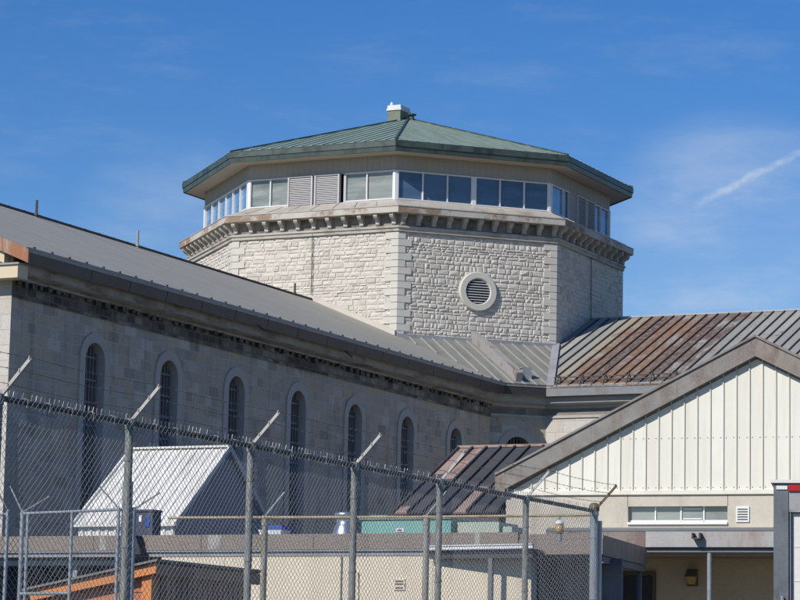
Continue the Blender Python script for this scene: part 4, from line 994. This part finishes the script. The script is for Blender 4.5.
# ================================================================== CAMERA, LIGHT, SKY
f_, pitch, roll = 2710., .145, .020
cam = bpy.data.cameras.new('camera'); co = bpy.data.objects.new('camera', cam); COL.objects.link(co); SC.camera = co
cam.sensor_width = 36; cam.lens = f_ / 800 * 36; cam.clip_end = 20000; cam.clip_start = .5
fw = Vector((0, math.cos(pitch), math.sin(pitch))); rt = Vector((1, 0, 0)); up = rt.cross(fw)
r2 = rt * math.cos(roll) + up * math.sin(roll); u2 = up * math.cos(roll) - rt * math.sin(roll)
mw = Matrix((r2, u2, -fw)).transposed().to_4x4(); mw.translation = Vector((0, 0, 1.6)); co.matrix_world = mw
def raydir(x, y): return (fw + r2 * (x - 400) / f_ - u2 * (y - 300) / f_).normalized()

EL, AZ = R(38), R(225.54)
sd = Vector((math.sin(AZ) * math.cos(EL), math.cos(AZ) * math.cos(EL), math.sin(EL)))
sun = bpy.data.lights.new('sun', 'SUN'); sun.energy = 4.6; sun.angle = R(.53); sun.color = (1., .95, .87)
so = bpy.data.objects.new('sun', sun); COL.objects.link(so); so.rotation_euler = sd.to_track_quat('Z', 'Y').to_euler()
w = bpy.data.worlds.new('World'); SC.world = w; w.use_nodes = True; nt = w.node_tree
bg = nt.nodes['Background']; bg.inputs['Strength'].default_value = .092
sk = nt.nodes.new('ShaderNodeTexSky'); sk.sky_type = 'NISHITA'; sk.sun_disc = False
sk.sun_elevation = EL; sk.sun_rotation = AZ; sk.air_density = 1.; sk.dust_density = .0; sk.ozone_density = 4.; sk.altitude = 100
def wn(t, **k):
    n = nt.nodes.new(t)
    for a, b in k.items(): setattr(n, a, b)
    return n
def wmath(op, a, b=0.):
    n = wn('ShaderNodeMath', operation=op)
    for i, v in ((0, a), (1, b)):
        if isinstance(v, (int, float)): n.inputs[i].default_value = v
        else: nt.links.new(v, n.inputs[i])
    return n.outputs[0]
def wdot(v, c):
    n = wn('ShaderNodeVectorMath', operation='DOT_PRODUCT'); nt.links.new(v, n.inputs[0]); n.inputs[1].default_value = c; return n.outputs['Value']
def wnoise(v, scale, detail=6, rough=.6, st=(1, 1, 1), rot=0.):
    mp = wn('ShaderNodeMapping'); mp.inputs['Scale'].default_value = st; mp.inputs['Rotation'].default_value = (0, rot, 0); nt.links.new(v, mp.inputs[0])
    n = wn('ShaderNodeTexNoise'); n.inputs['Scale'].default_value = scale; n.inputs['Detail'].default_value = detail; n.inputs['Roughness'].default_value = rough
    nt.links.new(mp.outputs[0], n.inputs[0]); return n.outputs['Fac']
def wramp(f, st):
    n = wn('ShaderNodeMapRange', interpolation_type='SMOOTHSTEP'); n.inputs['From Min'].default_value = st[0]; n.inputs['From Max'].default_value = st[1]
    n.inputs['To Min'].default_value = st[2]; n.inputs['To Max'].default_value = st[3]; nt.links.new(f, n.inputs['Value']); return n.outputs[0]
tc = wn('ShaderNodeTexCoord'); V = tc.outputs['Generated']
d1, d2 = raydir(684, 210), raydir(812, 147); nrm = d1.cross(d2).normalized(); al = (d2 - d1).normalized()
wob = wmath('MULTIPLY', wmath('SUBTRACT', wnoise(V, 130., 4), .5), .0035)
dist = wmath('ABSOLUTE', wmath('ADD', wdot(V, tuple(nrm)), wob)); along = wdot(V, tuple(al))
a0, a1 = d1.dot(al), d2.dot(al)
m1 = wramp(dist, (.0, .0022, 1., 0.)); m2 = wramp(along, (a0, a0 + (a1 - a0) * .35, 0., 1.)); m3 = wramp(wdot(V, tuple(fw)), (.9, .95, 0., 1.)); m4 = wramp(along, (a1, a1 + .05, 1., 0.))
fl_ = wramp(wnoise(V, 220., 5, .7), (.3, .7, .35, 1.))
trail = wmath('MULTIPLY', wmath('MULTIPLY', wmath('MULTIPLY', m1, m2), wmath('MULTIPLY', m3, m4)), wmath('MULTIPLY', fl_, .38))
# thin cirrus: stretched noise, stronger low on the right
ci = wramp(wnoise(V, 9., 8, .62, (1., 1., 3.2), .3), (.42, .75, 0., 1.))
ci2 = wramp(wnoise(V, 16., 7, .65, (1., 1., 4.), -.2), (.48, .8, 0., 1.))
c_r = raydir(735, 262); low = wramp(wdot(V, tuple(c_r)), (math.cos(.062), math.cos(.0), 0., 1.))
c_l = raydir(175, 235); low2 = wramp(wdot(V, tuple(c_l)), (math.cos(.045), 1., 0., 1.))
cir = wmath('ADD', wmath('MULTIPLY', wmath('ADD', ci, .25), wmath('ADD', wmath('MULTIPLY', low, .42), wmath('MULTIPLY', low2, .22))), wmath('MULTIPLY', ci2, .085))
tot = wmath('MINIMUM', wmath('ADD', cir, trail), .9)
gm = wn('ShaderNodeHueSaturation'); gm.inputs['Hue'].default_value = .513; gm.inputs['Saturation'].default_value = 1.34; gm.inputs['Value'].default_value = 1.14; nt.links.new(sk.outputs[0], gm.inputs['Color'])
mx = wn('ShaderNodeMix', data_type='RGBA'); nt.links.new(tot, mx.inputs[0]); nt.links.new(gm.outputs[0], mx.inputs[6]); mx.inputs[7].default_value = (7., 7.8, 8.8, 1)
nt.links.new(mx.outputs[2], bg.inputs['Color'])
SC.view_settings.view_transform = 'Standard'; SC.view_settings.look = 'None'; SC.view_settings.exposure = 0; SC.view_settings.gamma = 1
for o in bpy.data.objects:
    if '_off' in o: del o['_off']
